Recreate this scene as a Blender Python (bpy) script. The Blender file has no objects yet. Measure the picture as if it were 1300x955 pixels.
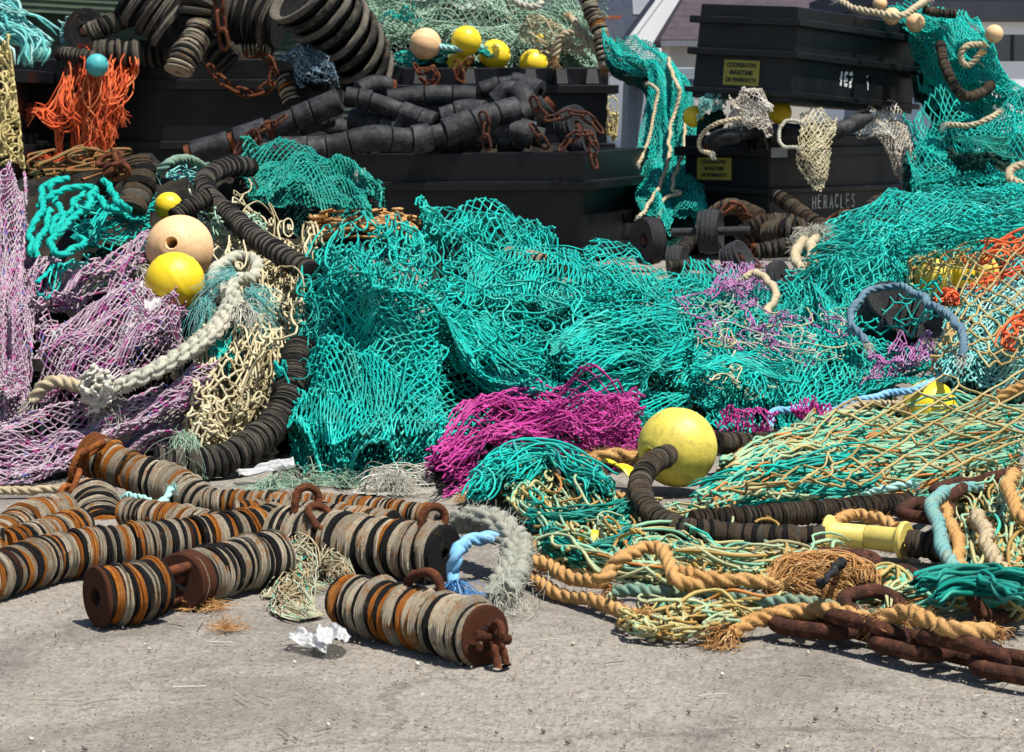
import bpy, math, random
import numpy as np
from mathutils import Vector, Matrix

rng = np.random.default_rng(11)
random.seed(11)
SC = bpy.context.scene
COL = SC.collection
# ------------------------------------------------------------------ camera model of the photograph
FPX, CX, CY, EYE = 3000.0, 650.0, 432.5, 0.8
PITCH = math.atan(282.5 / FPX)
cp, sp = math.cos(PITCH), math.sin(PITCH)


def rays(px, py):
    px = np.asarray(px, float); py = np.asarray(py, float)
    xc = (px - CX) / FPX; yc = (CY - py) / FPX
    dy = cp + yc * sp; dz = -sp + yc * cp
    return np.stack([xc / dy, np.ones_like(xc), dz / dy], -1)


def at(px, py, Y):
    Y = np.asarray(Y, float)
    return rays(px, py) * Y[..., None] + np.array([0, 0, EYE])


def gY(px, py, z=0.0):
    r = rays(px, py)[..., 2]
    return np.where(r < -1e-4, (z - EYE) / np.minimum(r, -1e-4), 1e3)


def gz(px, py, z=0.0):
    return at(px, py, gY(px, py, z))


def V(p): return Vector((float(p[0]), float(p[1]), float(p[2])))


# depth of the visible pile (control points: pixel of the photo, metres in front of the camera)
_PD = """0 600 5.25;0 560 5.35;0 400 5.9;0 300 6.2;0 220 6.6;60 400 6.0;60 600 5.3;120 590 5.4;120 520 5.6;120 430 6.0;130 350 6.8;120 300 7.3;120 220 8.2;
225 357 6.75;240 420 6.3;210 520 5.7;300 560 5.6;300 500 5.75;300 420 6.3;320 350 7.0;300 290 8.0;330 230 9.0;400 220 9.5;400 300 8.4;230 260 8.4;470 250 9.4;
400 590 5.45;400 480 5.75;400 380 6.2;430 320 6.8;500 300 7.4;480 590 5.4;480 450 5.9;560 540 5.75;600 510 5.95;600 430 6.5;600 350 7.6;600 300 8.7;700 300 9.8;
700 490 6.0;700 430 6.6;720 350 8.2;800 480 6.2;800 400 7.3;800 345 8.9;560 620 5.15;560 570 5.4;680 590 5.35;680 530 5.6;800 550 5.5;800 590 5.3;
950 500 6.3;950 430 7.5;950 380 9.0;950 340 10.6;900 300 11.9;1000 300 11.6;1000 250 13.1;1100 480 6.6;1100 400 7.9;1100 330 9.4;1100 270 11.6;1200 480 6.3;
1200 400 7.3;1200 330 8.9;1200 260 11.2;1290 480 5.9;1290 400 6.8;1290 330 8.3;1290 250 10.8;1290 200 12.8;1200 200 13.8;1130 230 13.6;
950 640 4.95;950 570 5.45;1050 640 4.85;1050 540 5.6;1200 620 4.9;1200 520 5.7;1290 620 4.8;1290 540 5.4;880 600 5.25;700 650 4.75;850 650 4.75;1000 700 4.3;1250 700 4.2"""
_pd = np.array([[float(v) for v in q.split()] for q in _PD.replace("\n", "").split(";")])


def _tps(P, Q):
    d2 = ((P[:, None, :] - Q[None]) ** 2).sum(-1)
    return np.where(d2 > 0, 0.5 * d2 * np.log(np.maximum(d2, 1e-12)), 0)




def comp(px, Y):
    """steeper heap: squeeze the depth of the pile in front of the bins"""
    Y = np.asarray(Y, float)
    c = .62 + .18 * np.clip((np.asarray(px, float) - 800) / 150, 0, 1)
    v8 = 5.2 + 2.8 * c
    return np.where(Y <= 5.2, Y, np.where(Y < 8, 5.2 + (Y - 5.2) * c, np.where(Y < 12, v8 + (12 - v8) * (Y - 8) / 4, Y)))


_pd[:, 2] = comp(_pd[:, 0], _pd[:, 2])
_pp = _pd[:, :2] / 100
_n = len(_pp)
_A = np.zeros((_n + 3, _n + 3)); _A[:_n, :_n] = _tps(_pp, _pp) + 0.02 * np.eye(_n)
_A[:_n, _n] = 1; _A[:_n, _n + 1:] = _pp; _A[_n:, :_n] = _A[:_n, _n:].T
_w = np.linalg.solve(_A, np.concatenate([np.log(_pd[:, 2]), np.zeros(3)]))


def YD(px, py):
    px = np.asarray(px, float); py = np.asarray(py, float)
    q = np.stack([np.clip(px, -30, 1330).ravel(), np.clip(py, 190, 860).ravel()], -1) / 100
    v = _tps(q, _pp) @ _w[:_n] + _w[_n] + q @ _w[_n + 1:]
    Y = np.exp(v).reshape(px.shape)
    return np.clip(np.minimum(Y, gY(px, py, 0.01)), 2.8, 16)


# ------------------------------------------------------------------ noise and curves
_tab = rng.random((8, 64, 64)) * 2 - 1


def vnoise(x, y, s=0):
    t = _tab[s % 8]
    x = x + 7.31 * s + 100; y = y + 3.77 * s + 100
    xi = np.floor(x).astype(int); yi = np.floor(y).astype(int)
    fx = x - xi; fy = y - yi
    fx = fx * fx * fx * (fx * (fx * 6 - 15) + 10); fy = fy * fy * fy * (fy * (fy * 6 - 15) + 10)
    a = t[xi % 64, yi % 64]; b = t[(xi + 1) % 64, yi % 64]; c = t[xi % 64, (yi + 1) % 64]; d = t[(xi + 1) % 64, (yi + 1) % 64]
    return (a * (1 - fx) + b * fx) * (1 - fy) + (c * (1 - fx) + d * fx) * fy


def fbm(x, y, s=0, o=3):
    v = 0; a = 1
    for k in range(o):
        v = v + a * vnoise(x * 2 ** k, y * 2 ** k, s + k); a *= 0.5
    return v


def _crw(t):
    return np.stack([-.5 * t + t * t - .5 * t ** 3, 1 - 2.5 * t * t + 1.5 * t ** 3, .5 * t + 2 * t * t - 1.5 * t ** 3, -.5 * t * t + .5 * t ** 3], -1)


def _axis(n, a):
    x = np.clip(a, 0, 1) * (n - 1); i = np.clip(np.floor(x).astype(int), 0, max(n - 2, 0)); t = x - i
    ids = np.stack([i - 1, i, i + 1, i + 2], -1)
    return ids, _crw(t)


def _pad(P, ax):
    a = np.take(P, [0], ax); b = np.take(P, [1], ax); y = np.take(P, [-1], ax); z = np.take(P, [-2], ax)
    return np.concatenate([2 * a - b, P, 2 * y - z], ax)


def patch(P, a, b):
    """P[rows(b), cols(a), D]"""
    R, C = P.shape[:2]
    Q = _pad(_pad(P, 0), 1)
    ia, wa = _axis(C, a); ib, wb = _axis(R, b)
    out = 0
    for m in range(4):
        for n in range(4):
            out = out + Q[ib[..., m] + 1, ia[..., n] + 1] * (wb[..., m] * wa[..., n])[..., None]
    return out


def curve(ctrl, step=None, n=None):
    P = np.asarray(ctrl, float); k = len(P)
    t = np.linspace(0, 1, 40 * (k - 1) + 1)
    Q = _pad(P, 0); i, w = _axis(k, t)
    D = sum(Q[i[:, m] + 1] * w[:, m:m + 1] for m in range(4))
    s = np.concatenate([[0], np.cumsum(np.linalg.norm(np.diff(D, axis=0), axis=1))])
    if n is None: n = max(2, int(round(s[-1] / step)) + 1)
    u = np.linspace(0, s[-1], n)
    return np.stack([np.interp(u, s, D[:, c]) for c in range(3)], -1)


def nrm(v): return v / np.maximum(np.linalg.norm(v, axis=-1, keepdims=True), 1e-9)


def frames(P):
    T = nrm(np.gradient(P, axis=0)); N = np.zeros_like(P)
    r = np.array([0, 0, 1.]) if abs(T[0, 2]) < .9 else np.array([1., 0, 0])
    n = nrm(np.cross(T[0], r))
    for i in range(len(P)):
        n = nrm(n - T[i] * (n @ T[i])); N[i] = n
    return T, N, np.cross(T, N)


# ------------------------------------------------------------------ mesh pieces: (verts, faces, tint, material index)
def tubes(P, R, sides=4, tint=None, mi=0):
    n, k = P.shape[:2]
    T = nrm(np.gradient(P, axis=1))
    ref = nrm(rng.normal(size=(n, 1, 3)) + np.array([0, 0, 1.2]))
    N1 = nrm(np.cross(T, ref)); N2 = np.cross(T, N1)
    R = np.broadcast_to(np.asarray(R, float).reshape(-1, 1) if np.ndim(R) < 2 else R, (n, k))
    an = np.arange(sides) * 2 * np.pi / sides
    v = P[:, :, None] + R[:, :, None, None] * (np.cos(an)[:, None] * N1[:, :, None] + np.sin(an)[:, None] * N2[:, :, None])
    base = (np.arange(n) * k * sides)[:, None, None] + (np.arange(k - 1) * sides)[None, :, None]
    j = np.arange(sides)[None, None]; j2 = (j + 1) % sides
    f = np.stack([base + j, base + j2, base + sides + j2, base + sides + j], -1).reshape(-1, 4)
    tv = np.repeat(np.zeros(n) if tint is None else tint, k * sides)
    return v.reshape(-1, 3), f, tv, mi


_OV = np.array([[1, 0, 0], [-1, 0, 0], [0, 1, 0], [0, -1, 0], [0, 0, 1], [0, 0, -1]], float)
_OF = np.array([[0, 2, 4], [2, 1, 4], [1, 3, 4], [3, 0, 4], [2, 0, 5], [1, 2, 5], [3, 1, 5], [0, 3, 5]])


def blobs(C, R, tint=None, mi=0):
    n = len(C)
    ax = nrm(rng.normal(size=(n, 3))); bx = nrm(np.cross(ax, rng.normal(size=(n, 3)))); cx = np.cross(ax, bx)
    B = np.stack([ax, bx, cx], 1)
    sc = R * (0.8 + .5 * rng.random((n, 1, 3)))
    v = C[:, None] + np.einsum('vk,nkd->nvd', _OV, B * sc.transpose(0, 2, 1))
    f = (np.arange(n) * 6)[:, None, None] + _OF[None]
    return v.reshape(-1, 3), f.reshape(-1, 3), np.repeat(np.zeros(n) if tint is None else tint, 6), mi


def grid(Pg, tint=0., mi=0):
    r, c = Pg.shape[:2]
    i = np.arange(r - 1)[:, None] * c + np.arange(c - 1)[None]
    f = np.stack([i, i + 1, i + c + 1, i + c], -1).reshape(-1, 4)
    return Pg.reshape(-1, 3), f, np.full(r * c, tint), mi


def build(name, pieces, mats, parent=None, smooth=True, loc=None):
    """numpy pieces -> ONE mesh object"""
    vs, tv, ls, st, mi = [], [], [], [], []
    off = 0; lo = 0
    for v, f, t, m in pieces:
        if len(v) == 0 or len(f) == 0: continue
        vs.append(v); tv.append(t); ls.append((f + off).ravel())
        k = f.shape[1]; st.append(lo + np.arange(len(f)) * k); lo += len(f) * k
        mi.append(np.full(len(f), m)); off += len(v)
    vs = np.concatenate(vs); tv = np.concatenate(tv); ls = np.concatenate(ls); st = np.concatenate(st); mi = np.concatenate(mi)
    if loc is None and parent is None: loc = np.array([vs[:, 0].mean(), vs[:, 1].mean(), vs[:, 2].min()])
    o_w = np.zeros(3)
    if loc is not None: o_w = np.asarray(loc, float)
    me = bpy.data.meshes.new(name)
    me.vertices.add(len(vs)); me.vertices.foreach_set('co', (vs - o_w).astype(np.float32).ravel())
    me.loops.add(len(ls)); me.loops.foreach_set('vertex_index', ls.astype(np.int32))
    me.polygons.add(len(st)); me.polygons.foreach_set('loop_start', st.astype(np.int32))
    me.polygons.foreach_set('material_index', mi.astype(np.int32))
    me.polygons.foreach_set('use_smooth', np.full(len(st), bool(smooth)))
    a = me.attributes.new('tint', 'FLOAT', 'POINT'); a.data.foreach_set('value', tv.astype(np.float32))
    me.update(calc_edges=True)
    for m in (mats if isinstance(mats, (list, tuple)) else [mats]): me.materials.append(m)
    o = bpy.data.objects.new(name, me); COL.objects.link(o)
    if loc is not None: o.location = V(o_w)
    if parent is not None: o.parent = parent
    return o


def link(name, me, mats=None, parent=None):
    if mats is not None:
        for m in (mats if isinstance(mats, (list, tuple)) else [mats]): me.materials.append(m)
    o = bpy.data.objects.new(name, me); COL.objects.link(o)
    if parent is not None: o.parent = parent
    return o


def tag(o, label, cat, group=None, kind=None):
    if label: o['label'] = label
    if cat: o['category'] = cat
    if group: o['group'] = group
    if kind: o['kind'] = kind
    return o


def empty(name, loc, label, cat, group=None):
    o = bpy.data.objects.new(name, None); COL.objects.link(o)
    o.empty_display_size = .1; o.location = V(loc)
    return tag(o, label, cat, group)


def adopt(child, par):
    """child keeps its place (parents are never rotated or scaled)"""
    child.parent = par
    child.location = child.location - par.location
    return child


# ------------------------------------------------------------------ materials
class N:
    def __init__(s, name, rough=.7, spec=.3):
        s.m = bpy.data.materials.new(name); s.m.use_nodes = True
        s.t = s.m.node_tree; s.b = s.t.nodes['Principled BSDF']
        s.b.inputs['Roughness'].default_value = rough
        s.b.inputs['Specular IOR Level'].default_value = spec

    def n(s, typ, **kw):
        x = s.t.nodes.new(typ)
        for k, v in kw.items():
            if k in x.inputs.keys() and not hasattr(x, k): x.inputs[k].default_value = v
            else: setattr(x, k, v)
        return x

    def l(s, a, b): s.t.links.new(a, b)

    def coord(s, which='Object'):
        return s.n('ShaderNodeTexCoord').outputs[which]

    def noise(s, scale, detail=4, rough=.6, src=None, dist=0., out='Fac'):
        x = s.n('ShaderNodeTexNoise'); x.inputs['Scale'].default_value = scale; x.inputs['Detail'].default_value = detail
        x.inputs['Roughness'].default_value = rough; x.inputs['Distortion'].default_value = dist
        if src is not None: s.l(src, x.inputs['Vector'])
        return x.outputs[out]

    def ramp(s, fac, stops, interp='LINEAR'):
        x = s.n('ShaderNodeValToRGB'); s.l(fac, x.inputs[0]); e = x.color_ramp.elements; x.color_ramp.interpolation = interp
        while len(e) < len(stops): e.new(.5)
        for el, (p, c) in zip(e, stops):
            el.position = p; el.color = (*c, 1) if len(c) == 3 else c
        return x.outputs[0]

    def mix(s, fac, a, b, mode='MIX'):
        x = s.n('ShaderNodeMix', data_type='RGBA', blend_type=mode)
        for sock, v in ((x.inputs[0], fac), (x.inputs[6], a), (x.inputs[7], b)):
            if isinstance(v, (int, float)): sock.default_value = v
            elif isinstance(v, tuple): sock.default_value = (*v, 1)
            else: s.l(v, sock)
        return x.outputs[2]

    def math(s, op, a, b=0., clamp=False):
        x = s.n('ShaderNodeMath', operation=op, use_clamp=clamp)
        for sock, v in zip(x.inputs, (a, b)):
            if isinstance(v, (int, float)): sock.default_value = v
            else: s.l(v, sock)
        return x.outputs[0]

    def attr(s, name): return s.n('ShaderNodeAttribute', attribute_name=name).outputs['Fac']

    def orand(s): return s.n('ShaderNodeObjectInfo').outputs['Random']

    def bump(s, h, strength=.3, dist=.01):
        x = s.n('ShaderNodeBump'); x.inputs['Strength'].default_value = strength; x.inputs['Distance'].default_value = dist
        s.l(h, x.inputs['Height']); s.l(x.outputs[0], s.b.inputs['Normal'])

    def col(s, c):
        if isinstance(c, tuple): s.b.inputs['Base Color'].default_value = (*c, 1)
        else: s.l(c, s.b.inputs['Base Color'])
        return s.m


def net_mat(name, stops, rough=.75, dirt=(.16, .13, .08), dirt_amt=.25):
    """twine: dye colour follows the per-strand 'tint', with patchy fading and grime"""
    k = N(name, rough, .16)
    c = k.ramp(k.attr('tint'), stops)
    o = k.coord()
    g = k.ramp(k.noise(9, 4, .65, o), [(.45, (0, 0, 0)), (.75, (1, 1, 1))])
    c = k.mix(k.math('MULTIPLY', g, dirt_amt), c, dirt)
    f = k.noise(420, 2, .5, o)
    c = k.mix(k.math('MULTIPLY', f, .35), c, k.mix(.55, c, (.0, .0, .0)))
    k.bump(f, .35, .002)
    return k.col(c)


def rope_mat(name, a, b, dirt=(.12, .1, .06), amt=.35, rough=.85):
    k = N(name, rough, .15); o = k.coord()
    c = k.mix(k.ramp(k.noise(14, 5, .7, o), [(.3, (0, 0, 0)), (.7, (1, 1, 1))]), a, b)
    c = k.mix(k.math('MULTIPLY', k.ramp(k.noise(30, 4, .7, o), [(.5, (0, 0, 0)), (.75, (1, 1, 1))]), amt), c, dirt)
    f = k.noise(500, 3, .6, o)
    c = k.mix(k.math('MULTIPLY', f, .4), c, k.mix(.5, c, (0, 0, 0)))
    k.bump(f, .6, .002)
    return k.col(c)


def rust_mat(name, stops, scale=25, rough=.9):
    k = N(name, rough, .2); o = k.coord()
    f = k.noise(scale, 8, .7, o)
    k.bump(k.math('ADD', k.noise(scale * 5, 5, .7, o), k.noise(scale * .8, 3, .6, o)), .9, .006)
    return k.col(k.ramp(f, stops))


def rubber_mat(name, base, worn, stain, wear=.5, stain_amt=.3, rough=.85, sc=.13):
    """rubber / canvas-ply discs (unit-radius mesh space): worn patches, ply lines round the rim, rust stains, cracks, per-disc shade"""
    k = N(name, rough, .22); o = k.coord(); r = k.orand()
    shift = k.n('ShaderNodeVectorMath', operation='ADD'); k.l(o, shift.inputs[0])
    cx = k.n('ShaderNodeCombineXYZ'); k.l(k.math('MULTIPLY', r, 37.), cx.inputs[0]); k.l(k.math('MULTIPLY', r, 91.), cx.inputs[1]); k.l(cx.outputs[0], shift.inputs[1])
    s = shift.outputs[0]
    w = k.ramp(k.noise(28 * sc, 7, .8, s), [(.62 - wear * .5, (0, 0, 0)), (.8 - wear * .35, (1, 1, 1))])
    c = k.mix(w, base, worn)
    hv = k.n('ShaderNodeHueSaturation'); k.l(c, hv.inputs['Color'])
    k.l(k.math('ADD', k.math('MULTIPLY', r, .7), .72), hv.inputs['Value'])
    c = hv.outputs[0]
    st = k.ramp(k.noise(13 * sc, 7, .8, s), [(.60 - stain_amt * .3, (0, 0, 0)), (.68 - stain_amt * .1, (1, 1, 1))])
    c = k.mix(k.math('MULTIPLY', st, .9), c, stain)
    dk = k.ramp(k.noise(40 * sc, 7, .8, s, .8), [(.54, (0, 0, 0)), (.66, (1, 1, 1))])
    c = k.mix(k.math('MULTIPLY', dk, .30), c, (.03, .026, .022))
    sep = k.n('ShaderNodeSeparateXYZ'); k.l(o, sep.inputs[0])
    ply = k.math('SINE', k.math('ADD', k.math('MULTIPLY', sep.outputs[2], 110. if sc < .3 else 0.), k.math('MULTIPLY', k.noise(6 * sc, 3, .6, s), 9.)))
    pl = k.ramp(ply, [(.0, (1, 1, 1)), (.35, (0, 0, 0))])
    c = k.mix(k.math('MULTIPLY', pl, .22 if sc < .3 else .0), c, (.02, .018, .015))
    fine = k.noise(200 * sc, 6, .8, s)
    c = k.mix(k.math('MULTIPLY', k.ramp(fine, [(.48, (0, 0, 0)), (.72, (1, 1, 1))]), .5), c, k.mix(.6, c, (0, 0, 0)))
    h = k.math('ADD', fine, k.math('MULTIPLY', pl, -.5 if sc < .3 else 0.))
    k.bump(h, .9, .03 if sc < .3 else .004)
    return k.col(c)


def plastic_mat(name, base, stain, amt=.25, rough=.4, scale=6, scuff=(.75, .7, .5)):
    k = N(name, rough, .3 if 'crate' in name else .4); o = k.coord()
    g = k.ramp(k.noise(scale, 6, .7, o, .6), [(.45, (0, 0, 0)), (.78, (1, 1, 1))])
    c = k.mix(k.math('MULTIPLY', g, amt), base, stain)
    sc = k.ramp(k.noise(scale * 5, 6, .8, o, 1.5), [(.57, (0, 0, 0)), (.66, (1, 1, 1))])
    c = k.mix(k.math('MULTIPLY', sc, min(1, amt * 1.3)), c, stain)
    s2 = k.ramp(k.noise(scale * 4, 6, .8, o, 2.5), [(.6, (0, 0, 0)), (.68, (1, 1, 1))])
    c = k.mix(k.math('MULTIPLY', s2, .3), c, scuff)
    mp = k.n('ShaderNodeMapping'); k.l(o, mp.inputs['Vector']); mp.inputs['Scale'].default_value = (scale * 9, scale * 1.1, scale * 5) if 'crate' not in name else (scale * 6, scale * 6, scale * .5); mp.inputs['Rotation'].default_value = (.3, .5, .7) if 'crate' not in name else (0, 0, 0)
    s3 = k.ramp(k.noise(1.6, 5, .75, mp.outputs[0]), [(.58, (0, 0, 0)), (.75, (1, 1, 1))])
    c = k.mix(k.math('MULTIPLY', s3, .45), c, k.mix(.5, scuff, stain))
    k.l(k.ramp(g, [(0, (rough,) * 3), (1, (min(1, rough + .3),) * 3)]), k.b.inputs['Roughness'])
    k.bump(k.math('ADD', k.noise(scale * 14, 4, .7, o), k.noise(scale * 1.2, 3, .6, o)), .15, .004)
    return k.col(c)


RUST_ST = [(.25, (.018, .007, .004)), (.45, (.07, .022, .01)), (.6, (.16, .05, .018)), (.8, (.28, .1, .035))]
M = dict(
    teal=net_mat('turquoise_twine', [(0, (.0, .21, .175)), (.5, (.002, .37, .315)), (.88, (.006, .47, .40)), (1, (.06, .54, .46))], dirt_amt=.3),
    teal_dark=net_mat('deep_green_twine', [(0, (.0, .13, .10)), (.6, (.003, .24, .19)), (1, (.05, .33, .26))], dirt_amt=.2),
    teal_core=net_mat('shade_dark_green_core', [(0, (.0, .035, .028)), (1, (.0, .035, .028))], rough=.9),  # near-black green: shade between the strands painted as colour
    dark_core=net_mat('shade_dark_core', [(0, (.007, .0065, .006)), (1, (.007, .0065, .006))], rough=.95),  # near-black, paints the shade seen in gaps of the nets
    mauve=net_mat('mauve_twine', [(0, (.3, .04, .19)), (.2, (.24, .13, .21)), (.5, (.35, .26, .32)), (.8, (.47, .41, .43)), (.92, (.5, .04, .24)), (1, (.1, .12, .34))], dirt=(.22, .17, .14)),
    pinkm=net_mat('lilac_twine', [(0, (.3, .06, .26)), (.5, (.42, .16, .38)), (.8, (.5, .3, .45)), (1, (.02, .4, .34))]),
    magenta=net_mat('magenta_twine', [(0, (.2, .015, .11)), (.5, (.42, .03, .22)), (1, (.58, .09, .34))], dirt_amt=.15),
    cream=net_mat('cream_twine', [(0, (.3, .24, .12)), (.5, (.52, .45, .27)), (1, (.66, .6, .42))], dirt_amt=.3),
    yellowish=net_mat('yellow_cream_twine', [(0, (.45, .36, .14)), (1, (.66, .56, .26))]),
    white=net_mat('dirty_white_twine', [(0, (.36, .31, .24)), (.6, (.6, .56, .48)), (1, (.72, .7, .64))], dirt=(.35, .2, .08), dirt_amt=.4),
    pgreen=net_mat('pale_green_twine', [(0, (.12, .22, .14)), (.35, (.25, .4, .28)), (.75, (.34, .5, .38)), (1, (.5, .52, .38))], dirt_amt=.25),
    khaki=net_mat('khaki_green_twine', [(0, (.36, .22, .06)), (.25, (.46, .36, .13)), (.45, (.42, .44, .24)), (.7, (.26, .46, .3)), (.82, (.1, .44, .32)), (.93, (.0, .40, .31)), (1, (.5, .2, .05))], dirt_amt=.3),
    olive=net_mat('olive_tan_twine', [(0, (.3, .2, .07)), (.6, (.4, .3, .12)), (1, (.46, .4, .2))], dirt_amt=.2),
    aqua=net_mat('aqua_twine', [(0, (.08, .38, .36)), (.5, (.16, .5, .47)), (1, (.4, .62, .58))], dirt_amt=.15),
    orange=net_mat('orange_twine', [(0, (.55, .07, .025)), (.5, (.75, .12, .035)), (1, (.8, .25, .1))], dirt_amt=.12),
    blue=net_mat('blue_twine', [(0, (.03, .1, .3)), (.6, (.08, .25, .5)), (1, (.3, .5, .65))]),
    greyblue=net_mat('grey_blue_twine', [(0, (.04, .07, .12)), (.6, (.1, .17, .22)), (1, (.4, .5, .48))]),
    black_twine=net_mat('black_twine', [(0, (.01, .01, .01)), (1, (.02, .02, .02))]),
    r_white=rope_mat('old_white_rope', (.50, .46, .37), (.36, .38, .30), amt=.5),
    r_cream=rope_mat('cream_rope', (.52, .44, .3), (.4, .33, .2)),
    r_tan=rope_mat('orange_tan_rope', (.44, .23, .075), (.5, .31, .125), dirt=(.2, .09, .03)),
    r_sand=rope_mat('sand_rope', (.46, .38, .25), (.36, .29, .18)),
    r_teal=rope_mat('grey_teal_rope', (.12, .24, .2), (.22, .28, .18)),
    r_bluegreen=rope_mat('blue_green_rope', (.12, .3, .32), (.2, .36, .3), dirt=(.3, .15, .06)),
    r_blue=rope_mat('light_blue_rope', (.14, .38, .62), (.3, .52, .68), amt=.15),
    r_dkblue=rope_mat('faded_blue_rope', (.07, .13, .18), (.15, .24, .30), amt=.3),
    r_turq=rope_mat('turquoise_rope', (.0, .33, .28), (.01, .4, .33), amt=.15),
    r_aqua=rope_mat('aqua_rope', (.25, .55, .5), (.4, .62, .56), amt=.2),
    r_grey=rope_mat('grey_matted_rope', (.34, .31, .25), (.24, .27, .22), amt=.5),
    fib_white=net_mat('white_fibres', [(0, (.4, .38, .3)), (1, (.66, .64, .56))]),
    fib_tan=net_mat('tan_fibres', [(0, (.3, .13, .04)), (.6, (.5, .26, .09)), (1, (.6, .4, .2))]),
    rust=rust_mat('rusty_steel', RUST_ST),
    rust_dark=rust_mat('dark_rusty_chain', [(.3, (.016, .008, .006)), (.45, (.05, .02, .012)), (.58, (.10, .036, .02)), (.7, (.2, .085, .04)), (.8, (.09, .03, .016))], 55),
    rust_or=rust_mat('bright_rust', [(.3, (.06, .02, .008)), (.5, (.2, .06, .015)), (.7, (.42, .15, .03)), (.85, (.5, .24, .07))], 30),
    blk=rubber_mat('black_rubber', (.009, .009, .010), (.04, .038, .034), (.2, .11, .04), .25, .05),
    tan=rubber_mat('worn_canvas_rubber', (.66, .53, .35), (.80, .70, .52), (.66, .22, .02), .7, .30, .95),
    org=rubber_mat('rust_stained_rubber', (.74, .23, .014), (.6, .36, .15), (.70, .19, .01), .35, .5, .95),
    dish=rubber_mat('dusty_black_disc_rubber', (.012, .012, .012), (.2, .17, .12), (.26, .14, .05), .34, .05, .8),
    gry=rubber_mat('grey_worn_rubber', (.12, .105, .085), (.24, .21, .165), (.26, .14, .05), .6, .1, .95),
    brn=rubber_mat('brown_worn_rubber', (.1, .075, .05), (.2, .15, .1), (.26, .12, .03), .5, .25, .95),
    hose=rubber_mat('dusty_black_hose', (.009, .009, .010), (.055, .057, .06), (.12, .1, .08), .36, .04, .55, .5),
    ball_y=plastic_mat('yellow_float_plastic', (.78, .56, .015), (.42, .24, .03), .3, .35, 1.8),
    ball_l=plastic_mat('lemon_float_plastic', (.66, .53, .08), (.12, .08, .025), .75, .42, 2.4),
    ball_p=plastic_mat('faded_peach_float_plastic', (.72, .46, .24), (.45, .2, .06), .55, .55, 2.),
    ball_t=plastic_mat('turquoise_float_plastic', (.05, .36, .38), (.1, .15, .12), .45, .5, 2.),
    spool=plastic_mat('pale_yellow_plastic', (.62, .5, .12), (.36, .22, .06), .6, .5, 16),
    crate=plastic_mat('black_crate_plastic', (.0028, .0034, .0048), (.008, .0085, .009), .35, .42, 3, (.02, .021, .023)),
    bin_grey=plastic_mat('grey_bin_plastic', (.3, .34, .38), (.18, .19, .19), .3, .5, 3),
    bin_blue=plastic_mat('blue_grey_bin_plastic', (.13, .2, .27), (.1, .12, .14), .3, .5, 3),
    paint=plastic_mat('white_stencil_paint', (.8, .8, .78), (.05, .05, .05), .7, .7, 20),
    sign=plastic_mat('olive_yellow_sticker', (.26, .23, .025), (.12, .11, .03), .3, .5, 14),
    ink=plastic_mat('black_print', (.015, .015, .01), (.1, .09, .02), .2, .6),
    film=plastic_mat('cloudy_plastic_film', (.62, .62, .62), (.4, .38, .36), .3, .3, 12),
)

M['film'].node_tree.nodes['Principled BSDF'].inputs['Alpha'].default_value = .5
# ------------------------------------------------------------------ nets
UPV = np.array([0, -.45, .89])


def surf(rows, Y=None):
    """rows of (px,py[,Y]) -> function (a,b)->points on the pile"""
    P = np.array(rows, float)
    if P.shape[2] == 2:
        if Y is not None: P = np.concatenate([P, np.full(P.shape[:2] + (1,), float(Y))], -1)

    def S(a, b):
        q = patch(P, a, b)
        Yv = comp(q[..., 0], q[..., 2]) if P.shape[2] == 3 else YD(q[..., 0], q[..., 1])
        return at(q[..., 0], q[..., 1], Yv)
    return S


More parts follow.
